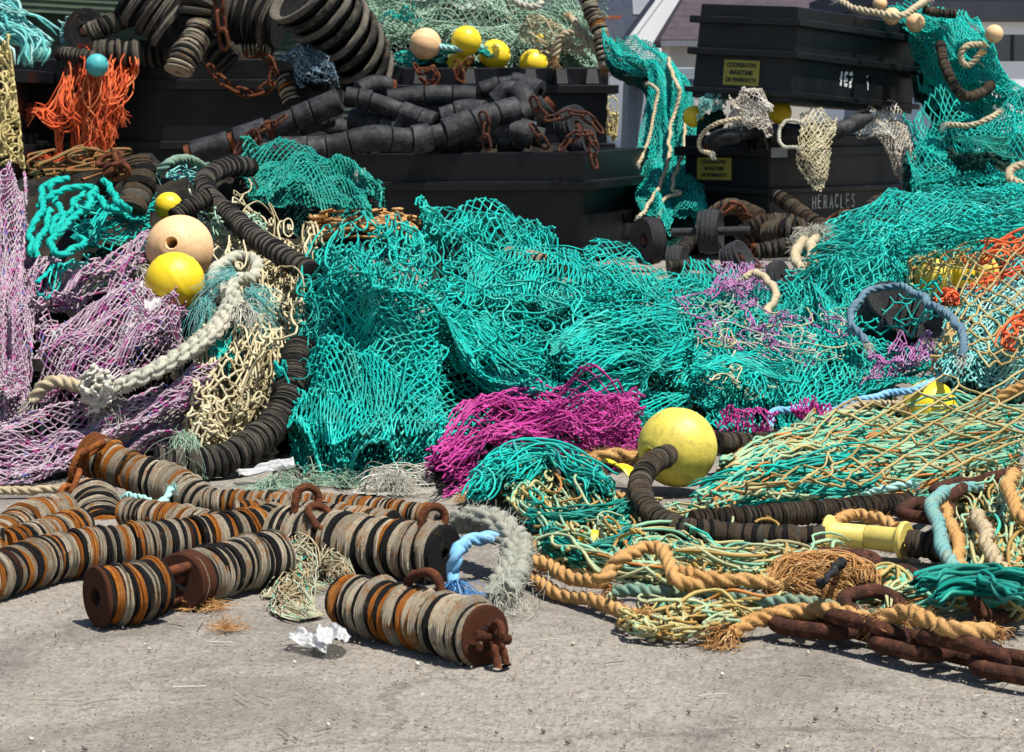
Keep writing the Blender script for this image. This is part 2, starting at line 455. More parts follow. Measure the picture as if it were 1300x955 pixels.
def net(name, label, cat, rows, nu, nv, r, mat, layers=2, wa=.05, wb=.05, fq=3., h=.05, lift=.03, gap=.045, seed=1, slack=1.0,
        core='teal_core', Y=None, knots=1.7, sides=4, k=6, jit=.07, tint=(.5, .22), clampz=True, parent=None, group=None, extra=None, drop=.01, cut=2.3, rag=.16):
    r = r * (.66 if mat in (M['teal'], M['mauve'], M['magenta']) else .66)
    S = surf(rows, Y)
    pieces = []
    for L in range(layers):
        sd = seed * 5 + L * 3
        i, j = np.meshgrid(np.arange(nu + 1), np.arange(nv + 1), indexing='ij')
        a = (i + .5 * (j % 2) - .25) / nu; b = j / nv
        a = a + rng.normal(size=a.shape) * jit / nu * .5; b = b + rng.normal(size=a.shape) * jit / nv * .9
        a2 = a + wa * (1 + .4 * L) * fbm(a * fq, b * fq, sd, 2); b2 = b + wb * (1 + .4 * L) * fbm(a * fq + 9, b * fq + 5, sd + 1, 2)
        P = S(a2, b2)
        D = lift - gap * L + h * fbm(a * fq * 1.25, b * fq * 1.25, sd + 2, 2) + .0015 * rng.normal(size=a.shape) * (r / .004)
        P = P + D[..., None] * UPV
        idx = i * (nv + 1) + j
        LA = idx; LB = np.where(j % 2 == 1, np.roll(idx, 1, 0), idx)[1:]
        e0, e1, ep, en = [], [], [], []
        for Ln in (LA, LB):
            e0.append(Ln[:, :-1].ravel()); e1.append(Ln[:, 1:].ravel())
            ep.append(np.concatenate([Ln[:, :1], Ln[:, :-2]], 1).ravel()); en.append(np.concatenate([Ln[:, 2:], Ln[:, -1:]], 1).ravel())
        e0, e1, ep, en = (np.concatenate(q) for q in (e0, e1, ep, en))
        Q = P.reshape(-1, 3)
        E = Q[e1] - Q[e0]; vd = nrm(Q[e0] - np.array([0, 0, EYE])); E = E - .8 * (E * vd).sum(-1, keepdims=True) * vd
        d = np.linalg.norm(E, axis=1)
        Lr = np.percentile(d, 70) * slack
        edge = np.minimum(np.minimum(a, 1 - a), np.minimum(b, 1 - b)) * 2.2 + rag * (fbm(a * 4.3, b * 4.3, sd + 4) - .55)
        ok = (edge > 0).ravel() if rag else np.ones(a.size, bool)
        keep = (d < cut * Lr) & (rng.random(len(d)) > drop) & ok[e0] & ok[e1]
        lab = np.arange(len(Q)); k0, k1 = e0[keep], e1[keep]
        for _ in range(160):
            m_ = np.minimum(lab[k0], lab[k1]); old = lab.copy(); np.minimum.at(lab, k0, m_); np.minimum.at(lab, k1, m_)
            if (old == lab).all(): break
        big = np.bincount(lab[k0]).argmax(); keep &= (lab[e0] == big); ok = ok & (lab == big)
        e0, e1, ep, en, d, vd = e0[keep], e1[keep], ep[keep], en[keep], d[keep], vd[keep]
        sl = np.clip(np.sqrt(np.maximum(Lr ** 2 - d ** 2, 0)) * .22, 0, .24 * Lr) + .035 * Lr
        rd = rng.normal(size=(len(d), 3)) + np.array([0, 0, -.5]); dirn = nrm(rd - .7 * (rd * vd).sum(-1, keepdims=True) * vd)
        t = np.linspace(0, 1, k)
        bow = np.sin(np.pi * t[None]) ** 1.5 * (1 + .5 * rng.normal(size=(len(d), 1)))
        s2 = rng.normal(size=(len(d), 1)) * .4 * np.sin(2 * np.pi * t)[None] * np.sin(np.pi * t)[None]
        Dv = Q[e1] - Q[e0]; m0 = .72 * Dv + .14 * (Q[e1] - Q[ep]); m1 = .72 * Dv + .14 * (Q[en] - Q[e0])
        lim = lambda m: m * np.minimum(1, 1.1 * np.linalg.norm(Q[e1] - Q[e0], axis=1, keepdims=True) / np.maximum(np.linalg.norm(m, axis=1, keepdims=True), 1e-9))
        m0, m1 = lim(m0), lim(m1)
        h0 = 2 * t ** 3 - 3 * t ** 2 + 1; h1 = t ** 3 - 2 * t ** 2 + t; h2 = 1 - h0; h3 = t ** 3 - t ** 2
        C = Q[e0][:, None] * h0[None, :, None] + Q[e1][:, None] * h2[None, :, None] + m0[:, None] * h1[None, :, None] + m1[:, None] * h3[None, :, None] + dirn[:, None] * (sl[:, None] * (bow + s2))[..., None]
        if clampz: C[..., 2] = np.maximum(C[..., 2], r)
        ta = .5 + (fbm(a * 5, b * 5, sd + 3) * .5)
        tt = np.clip(tint[0] + tint[1] * rng.normal(size=len(d)) + (ta.ravel()[e0] - .5) * .5, 0, 1)
        pieces.append(tubes(C, r * (.8 + .4 * rng.random(len(d))), sides, tt))
        if knots:
            kq = Q[ok].copy()
            if clampz: kq[:, 2] = np.maximum(kq[:, 2], r)
            pieces.append(blobs(kq, r * knots, np.clip(tint[0] + .15 + .15 * rng.normal(size=len(kq)), 0, 1)))
    if extra is not None: pieces += extra
    o = build(name, pieces, [mat], parent)
    if label: tag(o, label, cat, group)
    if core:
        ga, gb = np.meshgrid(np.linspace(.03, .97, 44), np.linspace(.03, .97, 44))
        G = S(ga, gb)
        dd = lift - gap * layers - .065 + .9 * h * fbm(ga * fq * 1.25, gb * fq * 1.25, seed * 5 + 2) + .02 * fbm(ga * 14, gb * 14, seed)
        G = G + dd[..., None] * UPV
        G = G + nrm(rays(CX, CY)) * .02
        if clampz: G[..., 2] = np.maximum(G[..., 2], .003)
        c = build('shade_core_sheet', [grid(G)], [M[core]])  # backing sheet coloured like the shade in the gaps of the net
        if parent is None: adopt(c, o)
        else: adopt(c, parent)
    return o


def strands(path, n, spread, r, wob=.4, k=None, tight=None, sides=4, tint=(.5, .25), fall=0., mi=0):
    """a hank: n wandering strands along one path; tight = width factor per control point"""
    P = curve(path, n=k or 26)
    T, A, B = frames(P)
    m = len(P); t = np.linspace(0, 1, m)
    wd = np.ones(m) if tight is None else np.interp(t, np.linspace(0, 1, len(tight)), tight)
    ph = rng.random((n, 1)) * 2 * np.pi; rad = np.sqrt(rng.random((n, 1))) * spread
    sw = 0
    for q in range(1, 5):
        sw = sw + rng.normal(size=(n, 1)) * np.sin(q * np.pi * t[None] * 1.3 + rng.random((n, 1)) * 6.28) / q
    th = ph + sw * wob
    rr = rad * (1 + .4 * np.sin(t[None] * 5 + rng.random((n, 1)) * 6.28)) * wd[None]
    C = P[None] + rr[..., None] * (np.cos(th)[..., None] * A[None] + np.sin(th)[..., None] * B[None])
    C[..., 2] -= fall * rng.random((n, 1)) * t[None] ** 2
    C[..., 2] = np.maximum(C[..., 2], r)
    tt = np.clip(tint[0] + tint[1] * rng.normal(size=n), 0, 1)
    R = r * (.75 + .5 * rng.random((n, 1))) * np.minimum(1, .25 + 12 * np.minimum(t, 1 - t))[None]
    return tubes(C, R, sides, tt, mi)


def tangle(rows, n, r, lift=.02, h=.03, k=34, step=.03, curl=.5, Y=None, tint=(.5, .25), sides=4, mi=0, aspect=1., knots=.2, bias=None):
    """loose loops of twine lying over a patch"""
    r = r * .72; n = int(n * .8)
    S = surf(rows, Y)
    a = rng.random(n); b = rng.random(n); hd = rng.random(n) * 6.28 if bias is None else bias + rng.normal(size=n) * .5
    dh = rng.normal(size=n) * curl
    A = np.zeros((n, k)); B = np.zeros((n, k))
    for i in range(k):
        A[:, i] = a; B[:, i] = b
        dh = .86 * dh + rng.normal(size=n) * curl * .5
        hd = hd + dh
        a = a + step * np.cos(hd); b = b + step * aspect * np.sin(hd)
        hd = np.where((a < 0) | (a > 1) | (b < 0) | (b > 1), hd + 1.2, hd)
        a = np.clip(a, -.03, 1.03); b = np.clip(b, -.03, 1.03)
    C = S(A, B)
    t = np.linspace(0, 1, k)[None]
    hz = 0
    for q in range(1, 5): hz = hz + rng.normal(size=(n, 1)) * np.sin(q * 3.1 * t + rng.random((n, 1)) * 6.28) / q
    C = C + (lift * rng.random((n, 1)) + h * hz * .5 + .3 * h)[..., None] * UPV
    C[..., 2] = np.maximum(C[..., 2], r)
    tt = np.clip(tint[0] + tint[1] * rng.normal(size=n), 0, 1)
    out = [tubes(C, r * (.75 + .5 * rng.random(n)), sides, tt, mi)]
    if knots:
        K = C[:, ::5].reshape(-1, 3); K = K[rng.random(len(K)) < knots]
        if len(K): out.append(blobs(K, r * 2.2, np.clip(tint[0] + tint[1] * rng.normal(size=len(K)), 0, 1), mi))
    return out


def tuft(p, d, n, length, spread, r=.0011, droop=.4, mi=0, tint=(.5, .3), root=.01):
    """a frayed rope end"""
    p = np.asarray(p, float); d = nrm(np.asarray(d, float))
    t = np.linspace(0, 1, 9)
    dv = nrm(d[None] + rng.normal(size=(n, 3)) * spread)
    ln = length * (.5 + .6 * rng.random((n, 1)))
    C = p + rng.normal(size=(n, 1, 3)) * root + dv[:, None] * (ln * t)[..., None] + nrm(rng.normal(size=(n, 3)))[:, None] * (ln * .22 * np.sin(3.4 * t)[None])[..., None]
    C[..., 2] -= droop * ln * t[None] ** 2
    C[..., 2] = np.maximum(C[..., 2], .002)
    tt = np.clip(tint[0] + tint[1] * rng.normal(size=n), 0, 1)
    R = r * np.linspace(1, .5, 9)[None] * np.ones((n, 1))
    return tubes(C, R, 3, tt, mi)


def fuzz(P, n, r0, ln=.02, r=.0007, mi=0):
    i = rng.integers(0, len(P), n)
    dv = nrm(rng.normal(size=(n, 3)))
    t = np.linspace(0, 1, 4)
    base = P[i] + dv * r0 * .75
    bend = nrm(rng.normal(size=(n, 3)))
    l = ln * (.4 + rng.random((n, 1)))
    C = base[:, None] + dv[:, None] * (l * t)[..., None] + bend[:, None] * (l * .6 * t ** 2)[..., None]
    C[..., 2] = np.maximum(C[..., 2], .002)
    return tubes(C, r, 3, rng.random(n), mi)


# ------------------------------------------------------------------ ropes
def rope_piece(P, r, lay=None, lobes=3, per=6, mi=0, taper=False, wob=.0):
    lay = lay or r * 7.
    step = lay / (lobes * 5)
    P = curve(P, step=step)
    if wob:
        s = np.arange(len(P)) * step
        P = P + wob * np.stack([fbm(s / (r * 9), s * 0 + q, q) for q in range(3)], -1)
        P[:, 2] = np.maximum(P[:, 2], r * .9)
    T, A, B = frames(P)
    m = lobes * per
    th = np.arange(m) * 2 * np.pi / m
    d, rs = (.44, .57) if lobes == 3 else (.6, .42)
    w = (th + np.pi / lobes) % (2 * np.pi / lobes) - np.pi / lobes
    prof = d * np.cos(w) + np.sqrt(np.maximum(rs ** 2 - (d * np.sin(w)) ** 2, .0005))
    ph = np.arange(len(P)) * step / lay * 2 * np.pi
    an = th[None] + ph[:, None]
    rr = r * prof[None] * (1 + .09 * fbm(np.arange(len(P)) * step / (r * 4), 0 * np.arange(len(P)) + len(P), 2)[:, None] + .05 * fbm(np.arange(len(P))[:, None] * step / (r * 1.5), np.arange(m)[None] * .7, 4))
    if taper:
        e = np.minimum(np.arange(len(P)), np.arange(len(P))[::-1]); rr = rr * np.clip(e / 3., .25, 1)[:, None]
    v = P[:, None] + rr[..., None] * (np.cos(an)[..., None] * A[:, None] + np.sin(an)[..., None] * B[:, None])
    i = np.arange(len(P) - 1)[:, None] * m; j = np.arange(m)[None]; j2 = (j + 1) % m
    f = np.stack([i + j, i + j2, i + m + j2, i + m + j], -1).reshape(-1, 4)
    vv = v.reshape(-1, 3)
    tt = np.repeat(rng.random(len(P)) * .3 + .35, m)
    out = [(vv, f, tt, mi)]
    for e in (0, -1):
        cv = np.concatenate([v[e], P[e][None]])
        cf = np.array([[q, (q + 1) % m, m] if e else [(q + 1) % m, q, m] for q in range(m)])
        out.append((cv, cf, np.full(m + 1, .5), mi))
    return out, P


def braid(P, R, pitch):
    """three soft strands plaited"""
    P = curve(P, step=.004); T, A, B = frames(P); s_ = np.arange(len(P)) * .004
    out = []; cs = []
    for k in range(3):
        ph = s_ / pitch * 2 * np.pi + k * 2 * np.pi / 3
        Q = P + A * (R * .62 * np.sin(ph))[:, None] + B * (R * .36 * np.sin(2 * ph))[:, None]
        pc, c = rope_piece(Q[::4], R * .55, R * 3.2, wob=R * .06); out += pc; cs.append(c)
    return out, np.concatenate(cs)


def fr(pts):
    """(px, py, height) -> (px, py, depth)"""
    return [(x, y, float(gY(x, y, z))) for x, y, z in pts]


def px_path(pts, lift=0., Y=None, z=None):
    out = []
    for q in pts:
        px, py = q[0], q[1]
        if len(q) > 2: out.append(at(px, py, comp(px, q[2])))
        elif z is not None: out.append(gz(px, py, z))
        elif Y is not None: out.append(at(px, py, Y))
        else: out.append(at(px, py, float(YD(px, py))) + lift * UPV)
    return np.array([np.asarray(o).reshape(3) for o in out])


def rope(name, label, cat, pts, r, mat, lift=.02, Y=None, z=None, lay=None, lobes=3, fz=0, fib='fib_tan', ends=(), wob=.007, group=None, fl=.02):
    C = px_path(pts, lift, Y, z)
    C[:, 2] = np.maximum(C[:, 2], r * .95)
    pc, P = rope_piece(C, r, lay, lobes, wob=wob)
    o = build(name, pc, [M[mat]])
    tag(o, label, cat, group)
    ex = []
    if fz: ex.append(fuzz(P, int(fz * 1.6), r, fl * .34, max(.0003, r * .02)))
    if ex: adopt(build('loose_fibre', ex, [M[fib]]), o)
    fib = fib if fz or ends else ('fib_tan' if mat in ('r_tan', 'r_sand') else 'aqua' if mat in ('r_aqua', 'r_teal', 'r_bluegreen') else 'fib_white')
    if not ends and mat not in ('r_turq', 'hose'): ends = ((0, 36, r * 2.6), (1, 36, r * 2.6))
    for (which, n, ln) in ends:
        e = 0 if which == 0 else -1
        d = P[0] - P[3] if e == 0 else P[-1] - P[-4]
        adopt(build('frayed_end', [tuft(P[e], d, n, ln, .45, r * .08, root=r * .35)], [M[fib]]), o)
    return o


# ------------------------------------------------------------------ lathes, discs, floats
def lathe_mesh(name, prof, seg=28, wob=0., seed=0, closed=False, smooth_angle=40):
    g = np.random.default_rng(seed)
    pr = np.array(prof, float); n = len(pr)
    th = np.arange(seg) * 2 * np.pi / seg
    w = 1 + wob * (g.normal() * np.sin(2 * th + g.random() * 6) + .6 * g.normal() * np.sin(3 * th + g.random() * 6) + .5 * g.normal() * np.sin(7 * th + g.random() * 6))
    wv = wob * .5 * np.sin(2 * th + g.random() * 6)
    v = np.stack([pr[:, None, 0] * w[None] * np.cos(th)[None], pr[:, None, 0] * w[None] * np.sin(th)[None], pr[:, None, 1] + wv[None] * pr[:, None, 0]], -1).reshape(-1, 3)
    faces = []
    for a in range(n if closed else n - 1):
        b = (a + 1) % n
        for j in range(seg):
            q = (j + 1) % seg
            faces.append((a * seg + j, a * seg + q, b * seg + q, b * seg + j))
    me = bpy.data.meshes.new(name); me.from_pydata(v.tolist(), [], faces)
    me.polygons.foreach_set('use_smooth', [True] * len(me.polygons))
    me.set_sharp_from_angle(angle=math.radians(smooth_angle))
    return me


def disc_profile(t, hole, grooves, g):
    """unit radius disc, thickness t, with ply grooves on the worn rim"""
    h = t / 2; e = .07
    out = [(hole, -h), (1 - e, -h)]
    m = 3 + 3 * grooves
    for q in range(m):
        z = -h + e * .8 + (t - 1.6 * e) * q / (m - 1)
        rr = 1 + .018 * g.normal() - (.035 if grooves and q % 3 == 1 else 0) - .05 * abs(2 * q / (m - 1) - 1) ** 3
        out.append((rr, z))
    out += [(1 - e, h), (hole, h)]
    return out


DISC = {}


def disc_mesh(kind, t):
    key = (kind, round(t, 2))
    if key not in DISC:
        L = []
        for v in range(4):
            g = np.random.default_rng(v + 17 * len(DISC))
            me = lathe_mesh('disc_' + kind, disc_profile(t, .2, 2 if kind in ('tan', 'gry', 'brn', 'org') else 1, g), 26, .014 if kind != 'rust' else .004, v + len(DISC), True, 32)
            me.materials.append(M[kind]); L.append(me)
        DISC[key] = L
    return random.choice(DISC[key])


def orient(T, roll=0.):
    z = Vector(T).normalized(); q = z.to_track_quat('Z', 'Y')
    return q.to_matrix() @ Matrix.Rotation(roll, 3, 'Z')


PAL = dict(
    mix=[('tan', .46, .30), ('blk', .35, .26), ('org', .16, .3), ('rust', .03, .16)],
    orange=[('tan', .36, .3), ('blk', .32, .26), ('org', .28, .3), ('rust', .04, .16)],
    pale=[('tan', .62, .3), ('blk', .36, .26), ('org', .02, .3)],
    grey=[('gry', .7, .32), ('blk', .3, .24)],
    dark=[('blk', .62, .3), ('gry', .38, .28)],
    brown=[('brn', .7, .34), ('blk', .2, .26), ('gry', .1, .3)],
)


def disc_string(name, label, cat, pts, rpx, pal='mix', lift=0., Y=None, ground=False, group=None, tilt=.06, rvar=.05, tscale=1., rend=None, core=True, part='rubber_disc', maxn=98):
    """a rope threaded through a row of discs. rpx = radius in photo pixels"""
    ctrl = []
    for q in pts:
        px, py = q[0], q[1]
        if len(q) > 2: ctrl.append(at(px, py, comp(px, q[2])).reshape(3))
        elif ground:
            z = .03
            for _ in range(4): z = rpx * float(gY(px, py, z)) / FPX
            ctrl.append(gz(px, py, z).reshape(3))
        elif Y is not None: ctrl.append(at(px, py, Y).reshape(3))
        else: ctrl.append(at(px, py, float(YD(px, py))).reshape(3) + lift * UPV)
    ctrl = np.array(ctrl)
    P = curve(ctrl, step=.002)
    T = nrm(np.gradient(P, axis=0))
    root = empty(name, (P[:, 0].mean(), P[:, 1].mean(), max(0, P[:, 2].min())), label, cat, group)
    base = np.array(root.location)
    i = 0; last = None; n = 0
    kinds = PAL[pal]
    Rm = np.median(rpx * P[:, 1] / FPX)
    while i < len(P) - 1 and n < maxn:
        ks = [x for x in kinds if x[0] != last or x[0] in ('tan', 'gry', 'brn') and random.random() < .45] or kinds
        kd, _, t = random.choices(ks, [x[1] for x in ks])[0]
        last = kd
        u = i / len(P)
        rr = (rpx if rend is None else rpx + (rend - rpx) * u) * P[i, 1] / FPX
        if rend is None: rr = .5 * rr + .5 * Rm
        rad = rr * (1 + rvar * random.gauss(0, 1) * .6) * (.93 if kd == 'rust' else 1)
        th = t * tscale
        o = link(part if kd != 'rust' else 'steel_washer', disc_mesh(kd, th), None, root)
        if kd == 'rust': o['label'] = 'rusty thin steel washer'
        adv = th * rr * .98
        c = P[min(len(P) - 1, int(i + adv / .004))]
        tv = T[min(len(P) - 1, int(i + adv / .004))] + rng.normal(size=3) * tilt
        off = rng.normal(size=3) * rr * .035
        mm = orient(tv, random.random() * 6.28).to_4x4() @ Matrix.Diagonal((rad, rad, rr, 1))
        mm.translation = V(c + off - base)
        o.matrix_local = mm
        i += max(1, int(adv / .002)); n += 1
    if core:
        c = build('core_rope', [tubes(curve(ctrl, n=max(8, len(P) // 12))[None], Rm * .22, 8)], [M['hose']])
        adopt(c, root)
    return root, P, T, Rm


def float_mesh(name, th0=.2):
    pr = []
    ri = math.sin(th0)
    pr.append((ri * .8, -.55)); pr.append((ri * .8, -math.cos(th0) * .97)); pr.append((ri * .98, -math.cos(th0) * 1.01))
    for q in range(1, 33):
        a = -math.pi / 2 + th0 + (math.pi - 2 * th0) * q / 33
        s = 1 + (.014 if q in (16, 17) else 0) + (.02 if q in (1, 31) else 0)
        pr.append((math.cos(a) * s, math.sin(a) * s))
    pr += [(ri * .98, math.cos(th0) * 1.01), (ri * .8, math.cos(th0) * .97), (ri * .8, .55)]
    return lathe_mesh(name, pr, 40, .002, 3, True, 50)


FLOATM = {}


def ball(label, px, py, rpx, Y, mat, axis=(.3, .5, .8), name='net_float', group='round plastic net floats', cat='float'):
    if mat not in FLOATM:
        me = float_mesh('float_' + mat); me.materials.append(M[mat]); FLOATM[mat] = me
    Y = float(comp(px, Y)); r = rpx * Y / FPX
    c = at(px, py, Y).reshape(3)
    c[2] = max(c[2], r)
    o = link(name, FLOATM[mat]); tag(o, label, cat, group)
    mm = orient(axis, random.random() * 6).to_4x4() @ Matrix.Scale(r, 4); mm.translation = V(c); o.matrix_world = mm
    return o


# ------------------------------------------------------------------ chains
def link_mesh(name, L, W, r, mat, ns=36, nr=10):
    """stadium link in XY, long axis X; L, W = outer centre-line length and width"""
    R = W / 2; st = L / 2 - R
    pts = []
    for q in range(ns):
        u = q / ns
        if u < .3: a = math.pi / 2 - math.pi * u / .3; pts.append((st + R * math.cos(a), R * math.sin(a), 0))
        elif u < .5: f = (u - .3) / .2; pts.append((st - 2 * st * f, -R, 0))
        elif u < .8: a = -math.pi / 2 - math.pi * (u - .5) / .3; pts.append((-st + R * math.cos(a), R * math.sin(a), 0))
        else: f = (u - .8) / .2; pts.append((-st + 2 * st * f, R, 0))
    P = np.array(pts); T = nrm(np.roll(P, -1, 0) - np.roll(P, 1, 0)); B = np.array([0, 0, 1.]); Nn = np.cross(T, B)
    th = np.arange(nr) * 2 * np.pi / nr
    v = P[:, None] + r * (np.cos(th)[None, :, None] * Nn[:, None] + np.sin(th)[None, :, None] * B)
    f = []
    for i in range(ns):
        for j in range(nr):
            f.append((i * nr + j, i * nr + (j + 1) % nr, ((i + 1) % ns) * nr + (j + 1) % nr, ((i + 1) % ns) * nr + j))
    return v.reshape(-1, 3), np.array(f)


def chain(name, label, pts, L, W, r, mat='rust', lift=0., Y=None, z=None, cat='chain', parts=False, group=None, parent=None, roll0=0.5, as_child=None):
    C = px_path(pts, lift, Y, z) if len(pts[0]) < 4 else np.array([q[:3] for q in pts])
    pitch = L - 2 * r * 1.05
    P = curve(C, step=pitch)
    lv, lf = link_mesh('link', L, W, r, mat, 24 if not parts else 44, 8 if not parts else 14)
    pcs = []; mats = []
    for i in range(len(P) - 1):
        c = (P[i] + P[i + 1]) / 2; x = nrm(P[i + 1] - P[i])
        ref = np.array([0, 0, 1.]) if abs(x[2]) < .85 else np.array([0, 1., 0])
        y = nrm(np.cross(ref, x)); zz = np.cross(x, y)
        ro = (roll0 if not i % 2 else (-.5 if parts else roll0 + math.pi / 2)) + random.gauss(0, .1)
        y2 = y * math.cos(ro) + zz * math.sin(ro); z2 = np.cross(x, y2)
        v = c + lv[:, :1] * x + lv[:, 1:2] * y2 + lv[:, 2:] * z2
        if parent is None and as_child is None and Y is None and z is not None:
            v[:, 2] += max(0, .002 - v[:, 2].min())
        pcs.append((v, lf, np.full(len(v), random.random()), 0))
    if not parts:
        o = build(as_child or name, pcs, [M[mat]])
        if as_child: adopt(o, parent)
        else: tag(o, label, cat, group)
        return o
    root = empty(name, C.mean(0) * np.array([1, 1, 0]), label, cat, group)
    for p in pcs: adopt(build('chain_link', [p], [M[mat]], loc=p[0].mean(0)), root)
    return root


# ------------------------------------------------------------------ boxes and crates
def box_piece(x0, x1, y0, y1, z0, z1, mi=0):
    v = np.array([[x0, y0, z0], [x1, y0, z0], [x1, y1, z0], [x0, y1, z0], [x0, y0, z1], [x1, y0, z1], [x1, y1, z1], [x0, y1, z1]], float)
    f = np.array([[3, 2, 1, 0], [4, 5, 6, 7], [0, 1, 5, 4], [1, 2, 6, 5], [2, 3, 7, 6], [3, 0, 4, 7]])
    return v, f, np.zeros(8), mi


def obj_l(name, pieces, mats, parent, mw=None, bev=0., smooth=False):
    """mesh in the local frame of its parent"""
    o = build(name, pieces, mats, parent, smooth, loc=(0, 0, 0))
    if bev:
        b = o.modifiers.new('b', 'BEVEL'); b.width = bev; b.segments = 2; b.limit_method = 'ANGLE'
    return o


def ring_piece(dx, dy, z0, z1, out, inn):
    v = []
    for (e, z) in ((out, z0), (out, z1), (-inn, z1), (-inn, z0)):
        v += [[-e, -e, z], [dx + e, -e, z], [dx + e, dy + e, z], [-e, dy + e, z]]
    f = []
    for k in range(4):
        a = k * 4; b = ((k + 1) % 4) * 4
        for j in range(4): f.append([a + j, a + (j + 1) % 4, b + (j + 1) % 4, b + j])
    return np.array(v, float), np.array(f), np.zeros(16), 0


def crate(name, label, cat, corner, ang, dx, dy, h, flanges, mat='crate', wall=.03, taper=0., roll=0., rollaxis=(0, 1, 0), group=None, gussets=()):
    """open bin. corner = near bottom corner; local x runs along the side facing right, local y along the side facing left"""
    root = empty(name, corner, label, cat, group)
    R = Matrix.Rotation(roll, 4, Vector(rollaxis)) @ Matrix.Rotation(ang, 4, 'Z')
    R.translation = V(corner); root.matrix_world = R
    t = taper; w = wall
    v = [[t, t, 0], [dx - t, t, 0], [dx - t, dy - t, 0], [t, dy - t, 0], [0, 0, h], [dx, 0, h], [dx, dy, h], [0, dy, h],
         [w, w, h], [dx - w, w, h], [dx - w, dy - w, h], [w, dy - w, h], [t + w, t + w, w], [dx - t - w, t + w, w], [dx - t - w, dy - t - w, w], [t + w, dy - t - w, w]]
    f = [[3, 2, 1, 0]]
    for a, b in ((0, 4), (4, 8), (8, 12)):
        for j in range(4): f.append([a + j, a + (j + 1) % 4, b + (j + 1) % 4, b + j])
    f.append([12, 13, 14, 15])
    obj_l('shell', [(np.array(v, float), np.array(f), np.zeros(16), 0)], [M[mat]], root, bev=.008)
    for (z0, z1, out) in flanges:
        obj_l('flange', [ring_piece(dx, dy, z0, z1, out, .012 + t)], [M[mat]], root, bev=.006)
    for (face, u, z0, z1, hw, out) in gussets:
        if face == 'x': v = [(-out, u - hw * .5, z0), (-out, u + hw * .5, z0), (.01, u + hw, z0), (.01, u - hw, z0), (-.003, u - hw * .4, z1), (-.003, u + hw * .4, z1), (.01, u + hw * .4, z1), (.01, u - hw * .4, z1)]
        obj_l('gusset', [(np.array(v, float), box_piece(0, 1, 0, 1, 0, 1)[1], np.zeros(8), 0)], [M[mat]], root, bev=.004)
    return root


def stroke_piece(lines, w, origin, ux, uy, nrml, depth=.0015, jitter=0.):
    """painted strokes as thin raised ribbons"""
    pcs = []
    for L in lines:
        P = np.array(L, float)
        if jitter: P = P + rng.normal(size=P.shape) * jitter
        T = nrm(np.gradient(P, axis=0)) if len(P) > 2 else nrm(np.repeat(P[1:] - P[:1], 2, 0))
        Nn = np.stack([-T[:, 1], T[:, 0]], -1)
        ww = w * (1 + .2 * rng.normal(size=(len(P), 1)) * (jitter > 0))
        A = P + Nn * ww / 2; B = P - Nn * ww / 2
        to = lambda q, d: origin + q[:, :1] * ux + q[:, 1:] * uy + nrml * d
        v = np.concatenate([to(A, depth), to(B, depth), to(A, -.001), to(B, -.001)])
        n = len(P); f = []
        for i in range(n - 1):
            f += [[i, n + i, n + i + 1, i + 1], [i, i + 1, 2 * n + i + 1, 2 * n + i], [n + i + 1, n + i, 3 * n + i, 3 * n + i + 1]]
        f += [[0, 2 * n, 3 * n, n], [n - 1, 2 * n - 1, 4 * n - 1, 3 * n - 1]]
        pcs.append((v, np.array(f), np.zeros(len(v)), 0))
    return pcs


def text_mesh(s, size, bold=0., stretch=1.):
    c = bpy.data.curves.new('t', 'FONT'); c.body = s; c.size = size; c.align_x = 'CENTER'; c.align_y = 'CENTER'; c.offset = bold; c.extrude = .001; c.space_line = .9
    o = bpy.data.objects.new('t', c); COL.objects.link(o)
    dg = bpy.context.evaluated_depsgraph_get(); me = bpy.data.meshes.new_from_object(o.evaluated_get(dg))
    bpy.data.objects.remove(o); bpy.data.curves.remove(c)
    for v in me.vertices: v.co.x *= stretch
    return me


# plain stroke alphabet (hand painted capitals), unit height
GL = dict(H=[[(0, 0), (0, 1)], [(.55, 0), (.55, 1)], [(0, .52), (.55, .52)]], E=[[(.5, 0), (0, 0), (0, 1), (.5, 1)], [(0, .52), (.42, .52)]],
          R=[[(0, 0), (0, 1), (.4, .98), (.5, .76), (.4, .54), (0, .5)], [(.2, .5), (.55, 0)]], A=[[(0, 0), (.3, 1), (.6, 0)], [(.12, .36), (.48, .36)]],
          C=[[(.52, .84), (.36, 1), (.12, .92), (0, .5), (.12, .08), (.36, 0), (.54, .16)]], L=[[(0, 1), (0, 0), (.45, 0)]],
          S=[[(.48, .86), (.3, 1), (.08, .9), (.05, .68), (.25, .54), (.46, .38), (.48, .14), (.28, 0), (.02, .12)]])
